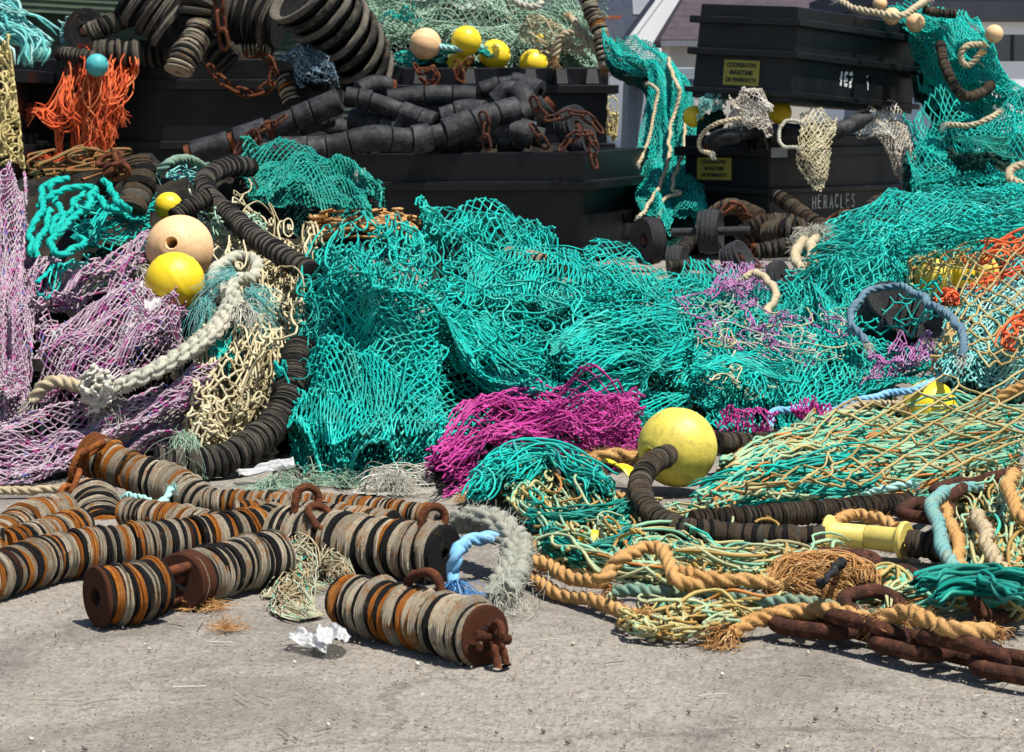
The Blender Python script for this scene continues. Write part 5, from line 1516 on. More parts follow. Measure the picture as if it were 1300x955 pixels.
net(TN, 'turquoise net with wide open meshes across the tyres', 'net',
    rw('1070,395 1110,378 1160,390 1200,410 / 1065,425 1110,415 1160,425 1205,440 / 1060,462 1110,456 1160,462 1200,470'),
    7, 12, .0044, M['teal'], layers=1, wa=.04, wb=.06, fq=2.4, h=.05, lift=.10, seed=14, core=None, group=GT_)
net(TN, 'turquoise net piled in a dome on top of the blue grey bin', 'net',
    rw('1078,8,14.3 1130,-4,14.5 1185,2,14.6 1226,20,14.5 1252,52,14.3 / 1150,44,14.2 1180,40,14.1 1215,48,14.0 1246,70,13.9 1276,98,13.9 / 1172,72,14.1 1205,84,13.9 1235,92,13.8 1262,104,13.7 1312,122,13.7 / 1196,100,14.0 1222,116,13.8 1246,126,13.7 1270,134,13.6 1318,146,13.6'),
    34, 52, .0062, M['teal'], layers=3, wa=.05, wb=.06, fq=4, h=.10, lift=.05, gap=.09, seed=15, group=GT_)
net(TN, 'turquoise net draped down beside the lettered bin', 'net',
    rw('1148,138,13.9 1180,128,14 1235,146,13.8 1280,130,13.6 1318,128,13.5 / 1146,180,13.5 1190,180,13.5 1240,186,13.4 1280,184,13.3 1318,180,13.2 / 1150,215,13.2 1190,220,13.2 1240,218,13.1 1280,220,13.0 1318,218,12.9 / 1160,252,12.9 1200,250,12.8 1250,248,12.6 1280,248,12.4 1318,246,12.3'),
    26, 44, .0060, M['teal'], layers=2, wa=.08, wb=.08, fq=3.4, h=.11, lift=.04, gap=.08, seed=16, group=GT_)
net(TN, 'deep green net twisted into a smooth hank on the draped net', 'net',
    rw('1196,196,13 1240,200,12.9 1286,206,12.8 / 1204,208,12.9 1240,214,12.8 1284,220,12.7 / 1212,224,12.8 1250,232,12.7 1290,236,12.6'),
    5, 30, .0048, M['teal_dark'], layers=1, wa=.03, wb=.03, fq=2, h=.03, lift=.16, seed=17, group=GT_)
# ---- hanging curtain
net(TN, 'fine turquoise net hanging like a curtain over the grey plastic bin', 'net',
    rw('764,30,16.0 784,38,15.8 812,52,15.6 840,62,15.4 / 772,66,15.4 802,72,15.3 838,76,15.2 866,98,15.1 / 818,96,15.0 838,97,14.9 860,106,14.8 878,130,14.8 / 812,168,14.7 838,170,14.6 862,172,14.5 888,178,14.5 / 804,228,14.2 834,232,14.0 866,234,13.9 900,236,13.9 / 804,280,13.6 836,296,13.3 870,300,13.2 906,284,13.3'),
    24, 110, .0050, M['teal'], layers=2, wa=.05, wb=.02, fq=4, h=.07, lift=.02, gap=.05, seed=18, group=GT_, knots=0)
# ---- folded roll beside the long bin
net(TN, 'deep turquoise net folded into a thick smooth roll before the long bin', 'net',
    rw('304,226 350,207 410,212 456,232 490,268 / 299,238 346,226 402,231 446,248 484,280 / 300,250 344,246 396,252 440,266 474,292 / 306,266 342,272 384,286 428,298 466,304'),
    30, 46, .0052, M['teal_dark'], layers=2, wa=.02, wb=.05, fq=3.4, h=.06, lift=.08, gap=.05, seed=19, group=GT_)
net(TN, 'turquoise net with stretched meshes below the turquoise rope tangle', 'net',
    rw('96,284 130,270 165,262 205,262 / 92,300 130,290 170,284 205,282 / 90,322 130,312 170,304 198,306'),
    8, 26, .0045, M['teal'], layers=2, wa=.06, wb=.08, fq=2.4, h=.05, lift=.04, seed=20, group=GT_)
net(TN, 'turquoise net scrap caught between the mauve folds', 'net',
    rw('50,392 80,362 112,352 / 52,405 84,382 118,366'), 8, 14, .0038, M['teal'], layers=1, wa=.06, wb=.1, fq=2.4, h=.03, lift=.07, seed=21, rag=.6, core=None, group=GT_)
net(TN, 'turquoise net scrap hanging off the braided white rope', 'net',
    rw('262,452 288,436 312,440 / 258,470 282,462 306,470 / 246,490 272,492 292,488'), 14, 10, .0036, M['teal'], layers=2, wa=.06, wb=.1, fq=2.4, h=.03, lift=.07, seed=22, rag=.6, core=None, group=GT_)
net(TN, 'turquoise net scrap frayed over the grey bobbin rope', 'net',
    rw('336,460 352,480 372,510 / 346,500 362,520 382,545 / 362,540 376,555 396,572'), 8, 14, .0038, M['teal'], layers=2, wa=.08, wb=.1, fq=2.4, h=.04, lift=.07, seed=23, rag=.6, core=None, group=GT_)

for lab, mt, r_, n_, rows_ in (
    ('dull green twine tangled in the rumpled turquoise net', 'pgreen', .0032, 20, '860,400 960,392 1060,400 / 870,450 970,450 1120,440 / 890,520 980,520 1150,500'),
    ('lilac twine streaks tangled in the rumpled turquoise net', 'pinkm', .0030, 28, '850,380 960,376 1040,390 / 880,430 970,430 1080,440 / 930,480 1000,480 1150,476'),
    ('cream twine scraps strewn over the rumpled turquoise net', 'cream', .0028, 14, '880,420 960,415 1060,420 / 890,470 980,470 1100,470 / 900,520 980,524 1120,506'),
    ('loose turquoise twine straggling over the big mound', 'teal', .0036, 90, '392,330 470,302 548,318 / 375,430 470,420 570,430 / 372,560 460,570 560,560'),
    ('loose turquoise twine straggling over the pleats and level lines', 'teal', .0036, 90, '560,340 680,335 800,360 / 570,410 700,410 850,420 / 600,490 700,500 870,480'),
    ('loose turquoise twine straggling before the lettered bin', 'teal', .0046, 70, '1060,296 1160,268 1300,252 / 1020,330 1160,310 1300,295 / 1000,370 1120,350 1300,325')):
    tag(build('loose_twine', tangle(rw(rows_), n_, r_, h=.03, lift=.09, step=.022, curl=.38, knots=.1), [M[mt]]), lab, 'twine', 'stray twine over the nets')
# ---- mauve nets on the left
GM = 'mauve and lilac nets'
net(TN, 'mauve net standing in a tall fold at the frame edge below the yellow cream twine', 'net',
    rw('-30,226 -5,218 18,222 36,240 / -30,320 0,318 24,318 45,324 / -30,420 0,420 22,420 43,424 / -30,500 -5,500 18,502 40,506 / -30,566 -10,560 8,552 26,544'),
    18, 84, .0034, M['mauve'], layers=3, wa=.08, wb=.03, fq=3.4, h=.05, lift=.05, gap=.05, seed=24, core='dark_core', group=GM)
net(TN, 'mauve net lying in a pleated fold behind the floats', 'net',
    rw('38,368 90,348 150,328 200,312 / 40,384 96,366 160,344 208,326 / 42,402 100,384 160,362 205,344'),
    15, 24, .0040, M['mauve'], layers=2, wa=.05, wb=.07, fq=3, h=.05, lift=.04, seed=25, core='dark_core', group=GM)
net(TN, 'mauve net stretched over cloudy plastic film next to the bright yellow float', 'net',
    rw('40,428 90,392 150,366 195,352 228,372 / 40,462 95,434 155,408 205,392 240,402 / 42,500 95,478 155,452 205,432 238,428 / 44,525 95,510 150,488 205,460 238,446'),
    22, 42, .0034, M['mauve'], layers=2, wa=.04, wb=.05, fq=3.4, h=.05, lift=.05, gap=.06, seed=26, core='dark_core', group=GM)
net(TN, 'mauve net drawn out in a long flat band along the quay', 'net',
    rw('-20,578 60,552 150,525 220,505 280,490 / -20,592 60,574 150,548 220,526 284,500 / -20,606 60,596 140,572 215,545 276,512 / -20,616 60,610 140,588 200,562 262,526'),
    20, 52, .0032, M['mauve'], layers=2, wa=.03, wb=.05, fq=4, h=.04, lift=.05, gap=.05, seed=27, core='dark_core', group=GM)
net(TN, 'lilac net scrap near the cream rope with orange twine', 'net',
    rw('900,352 940,340 985,345 / 895,372 945,368 988,376 / 890,398 940,400 985,402'), 18, 26, .0032, M['pinkm'], layers=2, wa=.06, wb=.1, fq=3, h=.05, lift=.05, rag=.7, seed=28, core=None, group=GM)
net(TN, 'lilac net scrap showing under the wide meshes by the tyres', 'net',
    rw('1095,470 1130,446 1170,440 / 1100,482 1140,466 1182,462 / 1092,495 1140,488 1180,484'), 14, 26, .0028, M['pinkm'], layers=2, wa=.06, wb=.1, fq=3, h=.04, lift=.05, rag=.7, seed=29, core=None, group=GM)
net(TN, 'lilac net streaks mixed in the rumpled turquoise net', 'net',
    rw('905,420 960,425 1030,440 / 915,440 975,448 1050,462 / 930,455 990,468 1060,478'), 14, 20, .0030, M['pinkm'], layers=1, wa=.08, wb=.12, fq=3, h=.06, lift=.07, seed=30, rag=.6, core=None, group=GM, drop=.3)
# ---- magenta
net(TN, 'bright magenta net crumpled on the quay before the turquoise heap', 'net',
    rw('546,556 600,530 650,506 720,506 775,514 822,506 / 540,590 600,556 660,534 720,530 775,534 820,538 / 542,612 600,585 660,562 720,556 775,556 815,556 / 550,634 600,612 660,590 720,580 770,578 808,574'),
    15, 42, .0034, M['magenta'], layers=3, wa=.05, wb=.06, fq=3.6, h=.06, lift=.06, gap=.045, seed=31, core='dark_core', group='magenta nets')
net(TN, 'magenta net scrap behind the lemon float', 'net', rw('906,540 940,538 985,545 / 908,552 945,552 990,556'), 14, 14, .0028, M['magenta'], layers=2, wa=.05, wb=.1, fq=3, h=.03, lift=.03, seed=32, rag=.6, core=None, group='magenta nets')
net(TN, 'magenta net scrap beside the faded blue rope', 'net', rw('1000,532 1030,522 1060,534 / 1002,546 1032,542 1062,548'), 12, 14, .0028, M['magenta'], layers=2, wa=.05, wb=.1, fq=3, h=.03, lift=.03, seed=33, rag=.6, core=None, group='magenta nets')
# ---- cream coarse net
net(TN, 'coarse cream net spilling down between the floats and the turquoise mound', 'net',
    rw('296,262 345,276 388,302 412,318 / 262,305 315,335 368,366 394,372 / 258,385 310,400 352,412 386,424 / 240,470 290,470 335,470 374,476 / 224,545 268,552 318,545 352,528 / 220,590 268,592 316,580 345,555'),
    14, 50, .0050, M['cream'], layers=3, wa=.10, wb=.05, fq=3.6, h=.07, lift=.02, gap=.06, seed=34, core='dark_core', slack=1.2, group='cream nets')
pcs = tangle(rw('300,265 350,280 395,310 / 290,350 340,380 390,390 / 270,450 325,460 375,460 / 240,560 290,560 340,540'), 80, .0042, h=.06, lift=.05, step=.028, curl=.55, aspect=.5)
tag(build('loose_twine', pcs, [M['cream']]), 'tangled loops of cream twine on the coarse cream net', 'twine')
pcs = tangle(rw('240,270 280,280 330,300 / 270,305 300,315 345,330'), 40, .0045, h=.05, lift=.05, step=.03, curl=.5)
tag(build('loose_twine', pcs, [M['pgreen']]), 'pale green twine tangled behind the peach float', 'twine')
pcs = tangle(rw('395,292 440,284 500,280 533,288 / 395,308 440,306 500,302 530,312'), 46, .007, h=.035, lift=.03, step=.035, curl=.5, aspect=.6)
tag(build('loose_twine', pcs, [M['fib_tan']]), 'orange tan cord heaped between the turquoise roll and the mound', 'twine')

# ---- pale green heap above the floats, and what hangs round the bins
GP = 'pale green nets'
net(TN, 'pale green net piled high in the bin with the yellow floats', 'net',
    rw('415,-25,18.1 500,-40,18.2 600,-45,18.2 700,-40,18.1 775,-30,17.9 / 440,8,17.9 530,2,18 620,0,18 700,6,17.9 768,10,17.7 / 470,36,17.7 550,32,17.8 640,34,17.8 710,38,17.7 768,50,17.5 / 500,78,17.5 570,74,17.5 650,74,17.5 710,78,17.5 770,86,17.3'),
    40, 56, .0068, M['pgreen'], layers=3, wa=.06, wb=.08, fq=4, h=.16, lift=.03, gap=.12, seed=35, core='dark_core', group=GP)
net(TN, 'turquoise net stretched in a band just behind the yellow floats', 'net',
    rw('494,66,17.2 530,66,17.15 580,64,17.12 645,64,17.15 / 500,84,17.1 540,80,17.08 590,76,17.08 640,76,17.1'), 8, 30, .0056, M['teal'], layers=1, wa=.05, wb=.06, fq=3, h=.05, lift=.03, seed=36, core='teal_core', group=GT_)
net(TN, 'turquoise net corner peeping out beside the dished discs', 'net', rw('480,44,17 510,32,17 535,40,17 / 490,60,16.95 520,54,16.95 545,60,16.95'), 10, 16, .0056, M['teal'], layers=1, wa=.06, wb=.1, fq=3, h=.08, lift=.14, seed=37, rag=.6, core=None, group=GT_)
net(TN, 'coarse sand coloured net at the end of the bin near the striped string', 'net',
    rw('640,44,17 690,52,16.95 735,66,16.9 / 668,62,16.9 705,72,16.85 742,82,16.8 / 690,82,16.85 720,86,16.8 755,90,16.75'), 8, 14, .0072, M['cream'], layers=2, wa=.06, wb=.06, fq=3, h=.08, lift=.15, seed=38, core=None, group='cream nets')
net(TN, 'cream net rag dangling over the lettered bin front', 'net',
    rw('1014,150,13.5 1036,148,13.5 1062,150,13.6 / 1012,175,13.25 1036,172,13.25 1060,172,13.35 / 1014,205,13.2 1036,205,13.2 1056,200,13.3 / 1030,232,13.2 1040,236,13.2 1050,230,13.3'),
    8, 26, .0048, M['cream'], layers=2, wa=.06, wb=.05, fq=2.6, h=.04, lift=.02, gap=.04, seed=39, core=None, tint=(.7, .25), group='cream nets')
net(TN, 'dirty white net bundled under the edge of the tilted crate', 'net',
    rw('930,128,13.5 950,122,13.5 972,130,13.5 / 924,142,13.35 950,138,13.3 980,146,13.3 / 940,160,13.25 960,162,13.2 984,168,13.2'), 10, 24, .0046, M['white'], layers=3, wa=.06, wb=.06, fq=2.6, h=.07, lift=.04, gap=.04, seed=40, core='dark_core', group='white nets')
net(TN, 'dirty white net rag with blue flecks hanging at the far corner of the lettered bin', 'net',
    rw('1078,160,14.0 1110,144,14.1 1142,138,14.2 / 1092,170,13.9 1120,165,14.0 1150,165,14.1 / 1126,190,13.9 1136,192,13.9 1158,195,14 / 1136,225,13.8 1148,228,13.8 1166,230,13.8'), 11, 28, .0048, M['white'], layers=2, wa=.07, wb=.05, fq=2.6, h=.06, lift=.05, seed=41, core=None, group='white nets')
net(TN, 'aqua plastic netting bag wedged under the tilted crate corner', 'net', rw('886,134,13.6 905,122,13.6 925,124,13.6 / 884,146,13.5 902,140,13.5 920,138,13.5'), 10, 16, .004, M['aqua'], layers=2, wa=.06, wb=.06, fq=2.6, h=.05, lift=.03, seed=42, core='teal_core', group='aqua nets')
net(TN, 'grey blue net bundle lying over the rim by the dished discs', 'net',
    rw('350,66,15.6 380,58,15.6 410,66,15.6 / 362,84,15.4 390,78,15.4 420,86,15.4 / 385,108,15.35 408,104,15.3 430,108,15.35'), 10, 20, .0062, M['greyblue'], layers=2, wa=.06, wb=.06, fq=2.6, h=.06, lift=.04, seed=43, core='dark_core', group='blue nets')
# ---- right hand coarse nets
net(TN, 'aqua net in close meshes beneath the coarse tan diamonds at the frame edge', 'net',
    rw('1200,388 1240,362 1320,350 / 1192,425 1240,402 1320,390 / 1186,462 1240,442 1320,430 / 1180,496 1245,484 1320,474'), 14, 40, .0042, M['aqua'], layers=2, wa=.04, wb=.06, fq=3, h=.04, lift=.03, seed=44, group='aqua nets')
net(TN, 'coarse tan net of wide diamonds over the aqua net', 'net',
    rw('1196,392 1240,352 1320,330 / 1190,432 1240,400 1320,380 / 1184,475 1240,450 1320,435 / 1150,505 1240,495 1320,492'), 6, 15, .0050, M['olive'], layers=1, wa=.04, wb=.03, fq=2, h=.03, lift=.08, seed=45, core=None, k=7, group='coarse tan nets', drop=.0)
K1 = '884,618 980,566 1080,540 1190,516 1320,506 / 880,632 980,596 1080,572 1190,556 1320,548 / 890,648 980,630 1080,606 1190,596 1320,588 / 900,660 980,652 1080,640 1190,628 1320,612'
net(TN, 'khaki green net drawn into a long hank along the front edge', 'net', rw(K1), 9, 64, .0046, M['khaki'], layers=3, wa=.05, wb=.05, fq=3.4, h=.045, lift=.04, gap=.035, seed=46, core='dark_core', group='khaki green nets', tint=(.70, .18))
net(TN, 'coarse tan net of wide diamonds draped over the khaki green hank', 'net',
    rw('930,600 1010,560 1090,534 1200,508 1320,490 / 910,630 1000,604 1080,580 1190,560 1320,548 / 900,655 1000,642 1080,630 1190,610 1320,590 / 880,672 1000,668 1090,664 1190,648 1320,625'), 8, 10, .0048, M['olive'], layers=1, wa=.03, wb=.03, fq=2, h=.02, lift=.075, seed=47, core=None, k=7, group='coarse tan nets', drop=0)

# ---- twine tangles along the front
GTW = 'twine tangles along the front'
pcs = tangle(rw('630,618 690,600 760,610 / 650,650 700,640 780,650 / 690,690 730,690 800,690 / 710,725 760,728 840,725'), 170, .0042, h=.035, lift=.02, step=.026, curl=.4, tint=(.5, .3), knots=.12)
tag(build('loose_twine', pcs, [M['khaki']]), 'khaki and green twine tangled before the magenta net', 'twine', GTW)
pcs = [strands(px_path([(612, 632), (650, 606), (700, 604), (740, 620), (762, 655)], .04), 44, .035, .0026, 1.2), strands(px_path([(640, 640), (690, 612), (735, 630), (770, 650)], .06), 26, .03, .0026, 1.2), strands(px_path([(600, 655), (625, 630), (660, 610)], .05), 18, .03, .0026, 1.0)]
tag(build('loose_twine', pcs, [M['teal']]), 'turquoise strands bunched over the khaki tangle by the magenta net', 'twine', GTW)
pcs = [strands(px_path([(668, 672), (720, 678), (770, 672), (800, 662)], .035), 26, .02, .0026, 1.2), strands(px_path([(690, 712), (730, 722), (775, 715), (800, 700)], .035), 24, .016, .0028, 1.2), strands(px_path([(700, 690), (715, 712), (740, 730)], .035), 18, .014, .0028, 1.2)]
tag(build('loose_twine', pcs, [M['teal_dark']]), 'deep green cords crossing the tangle above the tan rope', 'twine', GTW)
pcs = tangle(rw('800,640 900,655 1000,670 / 780,690 880,700 1010,705 / 820,745 900,748 1020,738'), 110, .0042, h=.022, lift=.015, step=.026, curl=.4, tint=(.45, .3), knots=.15)
pcs += [strands(px_path([(800, 700), (850, 696), (880, 708), (930, 726), (1000, 730)], .02), 14, .03, .003, 1.0)]
tag(build('loose_twine', pcs, [M['khaki']]), 'khaki twine sprawled below the striped bobbin rope', 'twine', GTW)
pcs = tangle(rw('770,760 850,765 930,775 / 780,790 850,800 930,800 / 800,805 860,812 940,806'), 46, .0040, h=.022, lift=.012, step=.03, curl=.42, tint=(.25, .25), knots=.15)
tag(build('loose_twine', pcs, [M['khaki']]), 'tan twine knots along the foot of the tan ropes', 'twine', GTW)
pcs = tangle(rw('1200,612 1260,605 1320,600 / 1210,660 1260,660 1320,650 / 1220,710 1260,715 1320,705 / 1210,770 1260,775 1320,760'), 170, .0044, h=.035, lift=.02, step=.028, curl=.4, tint=(.42, .28), knots=.15)
tag(build('loose_twine', pcs, [M['khaki']]), 'khaki twine piled near the frame edge by the pale ropes', 'twine', GTW)
pcs = [strands(px_path(fr([(1098, 762, .02), (1108, 738, .05), (1128, 728, .06), (1148, 738, .05), (1158, 768, .02)])), 20, .014, .0032, .9), strands(px_path(fr([(1118, 776, .02), (1136, 748, .04), (1150, 734, .04), (1160, 760, .03)])), 14, .016, .0030, .9), strands(px_path(fr([(1150, 764, .03), (1200, 756, .04), (1260, 758, .05), (1320, 765, .05)])), 34, .025, .0034, 1.0)]
tag(build('loose_twine', pcs, [M['khaki']]), 'khaki twine hank looped over the heavy chain', 'twine', GTW)
pcs = [strands(px_path([(1160, 790), (1190, 776), (1240, 772), (1310, 780)], .07), 13, .014, .00411, .9), strands(px_path([(1180, 800), (1215, 786), (1260, 784), (1310, 800)], .06), 11, .014, .00411, .9), strands(px_path([(1235, 780), (1265, 796), (1300, 812)], .07), 6, .012, .00411, .9)]
tag(build('loose_twine', pcs, [M['teal_dark']]), 'thick turquoise strands lying over the heavy chain and tan rope', 'twine', GTW)
pcs = tangle(rw('1150,360 1190,345 1230,340 / 1150,372 1190,366 1240,360'), 30, .004, h=.05, lift=.08, step=.035, curl=.5, tint=(.5, .4))
tag(build('loose_twine', pcs, [M['khaki']]), 'mixed twine scraps below the hidden yellow floats', 'twine', GTW)
for lab, p, n_, sp_ in (('orange twine hank spread above the coarse tan diamonds', [(1225, 350), (1260, 342), (1320, 330)], 14, .05), ('orange twine hank slanting beside the hidden yellow floats', [(1230, 392), (1262, 372), (1320, 356)], 9, .03), ('orange twine hank caught lowest in the coarse tan diamonds', [(1274, 466), (1290, 440), (1320, 420)], 9, .03)):
    tag(build('loose_twine', [strands(px_path(p, .06), n_, sp_, .0036, 1.2)], [M['orange']]), lab, 'twine', GTW)
pcs = [strands(px_path([(1184, 432), (1196, 420), (1204, 430)], .12), 18, .02, .0032, 1.1)]
tag(build('loose_twine', pcs, [M['orange']]), 'orange twine knot inside the ring rope', 'twine', GTW)
pcs = tangle(rw('880,470 950,460 1030,470 / 890,500 960,490 1040,490'), 16, .0024, h=.06, lift=.10, step=.035, curl=.35)
tag(build('loose_twine', pcs, [M['fib_white']]), 'pale thin threads loose on the rumpled turquoise net', 'twine', GTW)
pcs = tangle(rw('40,214 100,206 160,208 / 36,230 100,226 170,224'), 22, .007, h=.05, lift=.02, step=.05, curl=.5, tint=(.5, .4), aspect=.6)
tag(build('loose_twine', pcs, [rope_mat('mossy_rust_cord', (.12, .13, .05), (.3, .09, .025))]), 'mossy brown cords at the foot of the tall bin below the orange twine', 'twine', GTW)
pcs = tangle(rw('215,240 240,235 265,240 / 212,252 240,250 268,254'), 26, .004, h=.04, lift=.05, step=.05, curl=.5)
tag(build('loose_twine', pcs, [M['aqua']]), 'aqua twine scraps behind the peach float by the long bin', 'twine', GTW)

pcs = [strands(px_path(fr(p)), n, sp_, .0032, 1.1, tint=(.5, .3)) for p, n, sp_ in (
    ([(680, 700, .02), (740, 712, .03), (800, 726, .03), (870, 728, .03)], 22, .03), ([(860, 712, .03), (930, 720, .03), (1000, 712, .03), (1060, 700, .02)], 24, .03), ([(820, 780, .015), (880, 772, .02), (950, 772, .02), (1010, 764, .02)], 22, .022), ([(1030, 745, .03), (1070, 756, .03), (1120, 760, .03), (1160, 752, .03)], 20, .025))]
tag(build('loose_twine', pcs, [M['khaki']]), 'khaki twine hanks stretched between the tan ropes', 'twine', GTW)
pcs = [strands(px_path(fr([(900, 642, .02), (960, 634, .03), (1040, 624, .035), (1120, 608, .05)])), 16, .03, .0028, 1.1), strands(px_path(fr([(880, 628, .03), (940, 610, .05), (1010, 596, .06), (1100, 580, .07)])), 16, .03, .0028, 1.1)]
tag(build('loose_twine', pcs, [M['teal']]), 'turquoise strands running through the khaki green hank', 'twine', GTW)
# ---- orange twine over the tall bin
YO = 16.3
paths = [[(100, 74, 16.4), (108, 80, 16.2), (112, 110, 16.1), (108, 150, 16.1), (106, 200, 16.1)], [(140, 74, 16.4), (146, 78, 16.2), (140, 110, 16.1), (128, 150, 16.1), (122, 198, 16.1)], [(118, 82, 16.3), (122, 110, 16.05), (120, 150, 16.05), (116, 205, 16.05)]]
pcs = [strands(px_path(p), n, .12, .0046, .9, tight=(.5, .8, 1, .9, .8), tint=(.5, .3)) for p, n in zip(paths, (48, 54, 60))]
for p in ([(95, 84, 16.2), (78, 110, 16.1), (62, 138, 16.05), (44, 140, 16.05)], [(96, 90, 16.2), (80, 125, 16.05), (72, 148, 16.05), (48, 140, 16.05)], [(60, 140, 16.05), (72, 152, 16), (90, 150, 16), (110, 152, 16)], [(50, 140, 16.05), (64, 158, 16), (85, 164, 16), (98, 152, 16), (108, 138, 16)], [(165, 72, 16.3), (174, 78, 16.1), (170, 95, 16.1), (158, 112, 16.05)], [(158, 74, 16.3), (160, 100, 16.1), (152, 120, 16.05), (128, 138, 16)], [(88, 96, 16.1), (80, 130, 16), (92, 145, 16), (104, 120, 16)], [(82, 118, 16.1), (76, 160, 16.05), (76, 200, 16.05)], [(128, 150, 16), (112, 190, 16), (80, 202, 16), (64, 206, 16)], [(146, 90, 16.2), (150, 130, 16.05), (152, 140, 16.05)]):
    pcs.append(strands(px_path(p), 8, .04, .005, .8, tint=(.5, .3)))
pcs += [tuft(at(46, 140, 16.05), (-1, -.1, -.1), 40, .12, .3, .003, .3), tuft(at(152, 138, 16.05), (.3, -.1, -1), 40, .1, .4, .003, .3), tuft(at(66, 206, 16.0), (-1, -.1, 0), 40, .14, .3, .003, .1), tuft(at(134, 160, 16.0), (.6, -.1, -1), 30, .1, .4, .003, .3)]
tag(build('orange_twine', pcs, [M['orange']]), 'bright orange twine hanging in a shaggy bunch over the tall bin', 'twine')
# ---- cream / aqua twine at the far left
pcs = tangle(rw('-30,80,15.0 -5,80,15.0 16,90,15.0 / -30,150,14.8 -5,150,14.8 24,150,14.8 / -30,222,14.6 -5,222,14.6 32,218,14.6'), 70, .0095, h=.16, lift=.1, step=.045, curl=.5, aspect=.55)
tag(build('loose_twine', pcs, [M['yellowish']]), 'yellow cream twine hanging in loops at the frame edge above the mauve fold', 'twine')
pcs = [strands(px_path(p), n, s, .0085, .6) for p, n, s in (([(-20, 18, 15.5), (8, 28, 15.3), (34, 42, 15.2), (62, 60, 15.2)], 36, .10), ([(-20, 40, 15.4), (10, 44, 15.2), (34, 56, 15.05), (34, 84, 15.0)], 20, .07), ([(-10, 10, 15.6), (12, 4, 15.5), (20, 20, 15.4), (6, 34, 15.4)], 14, .05), ([(20, 44, 15.2), (44, 52, 15.1), (52, 66, 15.0), (48, 74, 15.0)], 16, .05))]
pcs += tangle(rw('-30,24,15.4 0,22,15.4 30,36,15.3 / -30,46,15.3 0,46,15.3 40,52,15.2'), 40, .008, h=.1, lift=.08, step=.05, curl=.5)
tag(build('loose_twine', pcs, [M['aqua']]), 'aqua twine spilling over the corner of the bin beside the shed', 'twine')
pcs = tangle(rw('76,40,16.8 90,38,16.8 96,46,16.8 / 78,56,16.8 88,54,16.8 98,60,16.8'), 26, .007, h=.06, step=.08)
tag(build('loose_twine', pcs, [M['aqua']]), 'aqua twine knot between the shed and the big black wheel', 'twine')
pcs = tangle(rw('774,70,16.6 788,68,16.5 798,80,16.5 / 772,90,16.6 786,92,16.5 796,98,16.5'), 34, .008, h=.08, step=.07, curl=.5)
tag(build('loose_twine', pcs, [M['fib_tan']]), 'brown and tan cord bundled at the corner of the bin with floats', 'twine')
pcs = tangle(rw('772,126,16.7 778,126,16.7 784,130,16.7 / 770,150,16.7 778,152,16.7 784,156,16.7 / 770,178,16.7 776,182,16.7 782,180,16.7'), 22, .007, h=.05, step=.07, curl=.5, aspect=.5)
tag(build('loose_twine', pcs, [M['yellowish']]), 'cream twine dangling below the corner of the bin with floats', 'twine')

# ================================================================== ROPES
RP = 'rope'
# thick braided white rope across the mauve net
pb, Pb = braid(px_path([(112, 502, 5.5), (150, 492, 5.5), (190, 474, 5.55), (228, 452, 5.65), (262, 428, 5.8), (285, 402, 5.95), (300, 376, 6.1)], .02), .025, .11)
o = tag(build(RP, pb, [M['r_white']]), 'thick braided old white rope lying across the mauve net', 'rope')
adopt(build('loose_fibre', [fuzz(Pb, 2200, .012, .010, .0004)], [M['fib_white']]), o)
adopt(build('rope_knot', tangle(rw('104,496,5.45 124,486,5.45 142,490,5.45 / 106,512,5.4 124,514,5.4 140,506,5.4'), 60, .006, h=.03, step=.07, curl=.6) + [tuft(at(128, 512, 5.42), d, 120, .07, .5, .001, .5) for d in ((.3, -.6, -.6), (1, -.3, .1))], [M['fib_white']]), o)
rope(RP, 'old white rope loop knotted at the head of the braided rope', 'rope', [(286, 372, 6.2), (276, 350, 6.5), (290, 332, 6.7), (312, 324, 6.8), (328, 334, 6.7), (322, 352, 6.5), (300, 356, 6.35), (292, 374, 6.15), (310, 392, 6.0)], .018, 'r_white', fz=500, fib='fib_white', ends=((1, 90, .08),))
rope(RP, 'twisted cream rope end leading away from the knot on the mauve net', 'rope', [(38, 508, 5.5), (52, 492, 5.5), (76, 485, 5.5), (102, 490, 5.5), (120, 498, 5.48)], .0165, 'r_cream', lay=.085, fz=200, fib='fib_white')
for q, d in (((296, 352, 6.3), (-1, -.2, .0)), ((318, 372, 6.1), (1, -.3, -.5)), ((262, 384, 6.2), (-.3, -.3, -1)), ((310, 398, 6.0), (.8, -.2, -.7))):
    q = (q[0], q[1], float(comp(q[0], q[2])))
    tag(build('frayed_fibre', [tuft(at(*q), d, 130, .09, .35, .0008, .5)], [M['aqua']]), 'frayed aqua green fibre tuft beside the head of the braided rope', 'fibre', 'aqua green fibre tufts at the rope head')
pcs = [tuft(at(232, 556, 5.25), (.3, -.6, -.8), 200, .10, .42, .0008, .6)]
tag(build('frayed_fibre', pcs, [M['pgreen']]), 'frayed pale green tuft above the thick grey bobbin rope', 'fibre')
rope(RP, 'tan rope lying straight on the quay at the frame edge', 'rope', [(-20, 624), (40, 623), (92, 624)], .010, 'r_sand', z=.011, fz=120)
rope(RP, 'pale rope with matted wool beside the peach float', 'rope', [(120, 350, 6.9), (150, 344, 6.9), (178, 344, 6.85)], .02, 'r_white', fz=700, fib='fib_white', fl=.02)
rope(RP, 'short aqua rope bent over between two disc rows', 'rope', [(154, 632, 4.82), (172, 630, 4.76), (196, 640, 4.7), (206, 638, 4.68), (218, 622, 4.72)], .0085, 'r_aqua', lay=.05)
rope(RP, 'cream rope binding the end of the turquoise roll', 'rope', [(455, 222, 9.1), (470, 244, 8.9), (480, 262, 8.7), (478, 284, 8.5)], .018, 'r_white', fz=150, fib='fib_white')
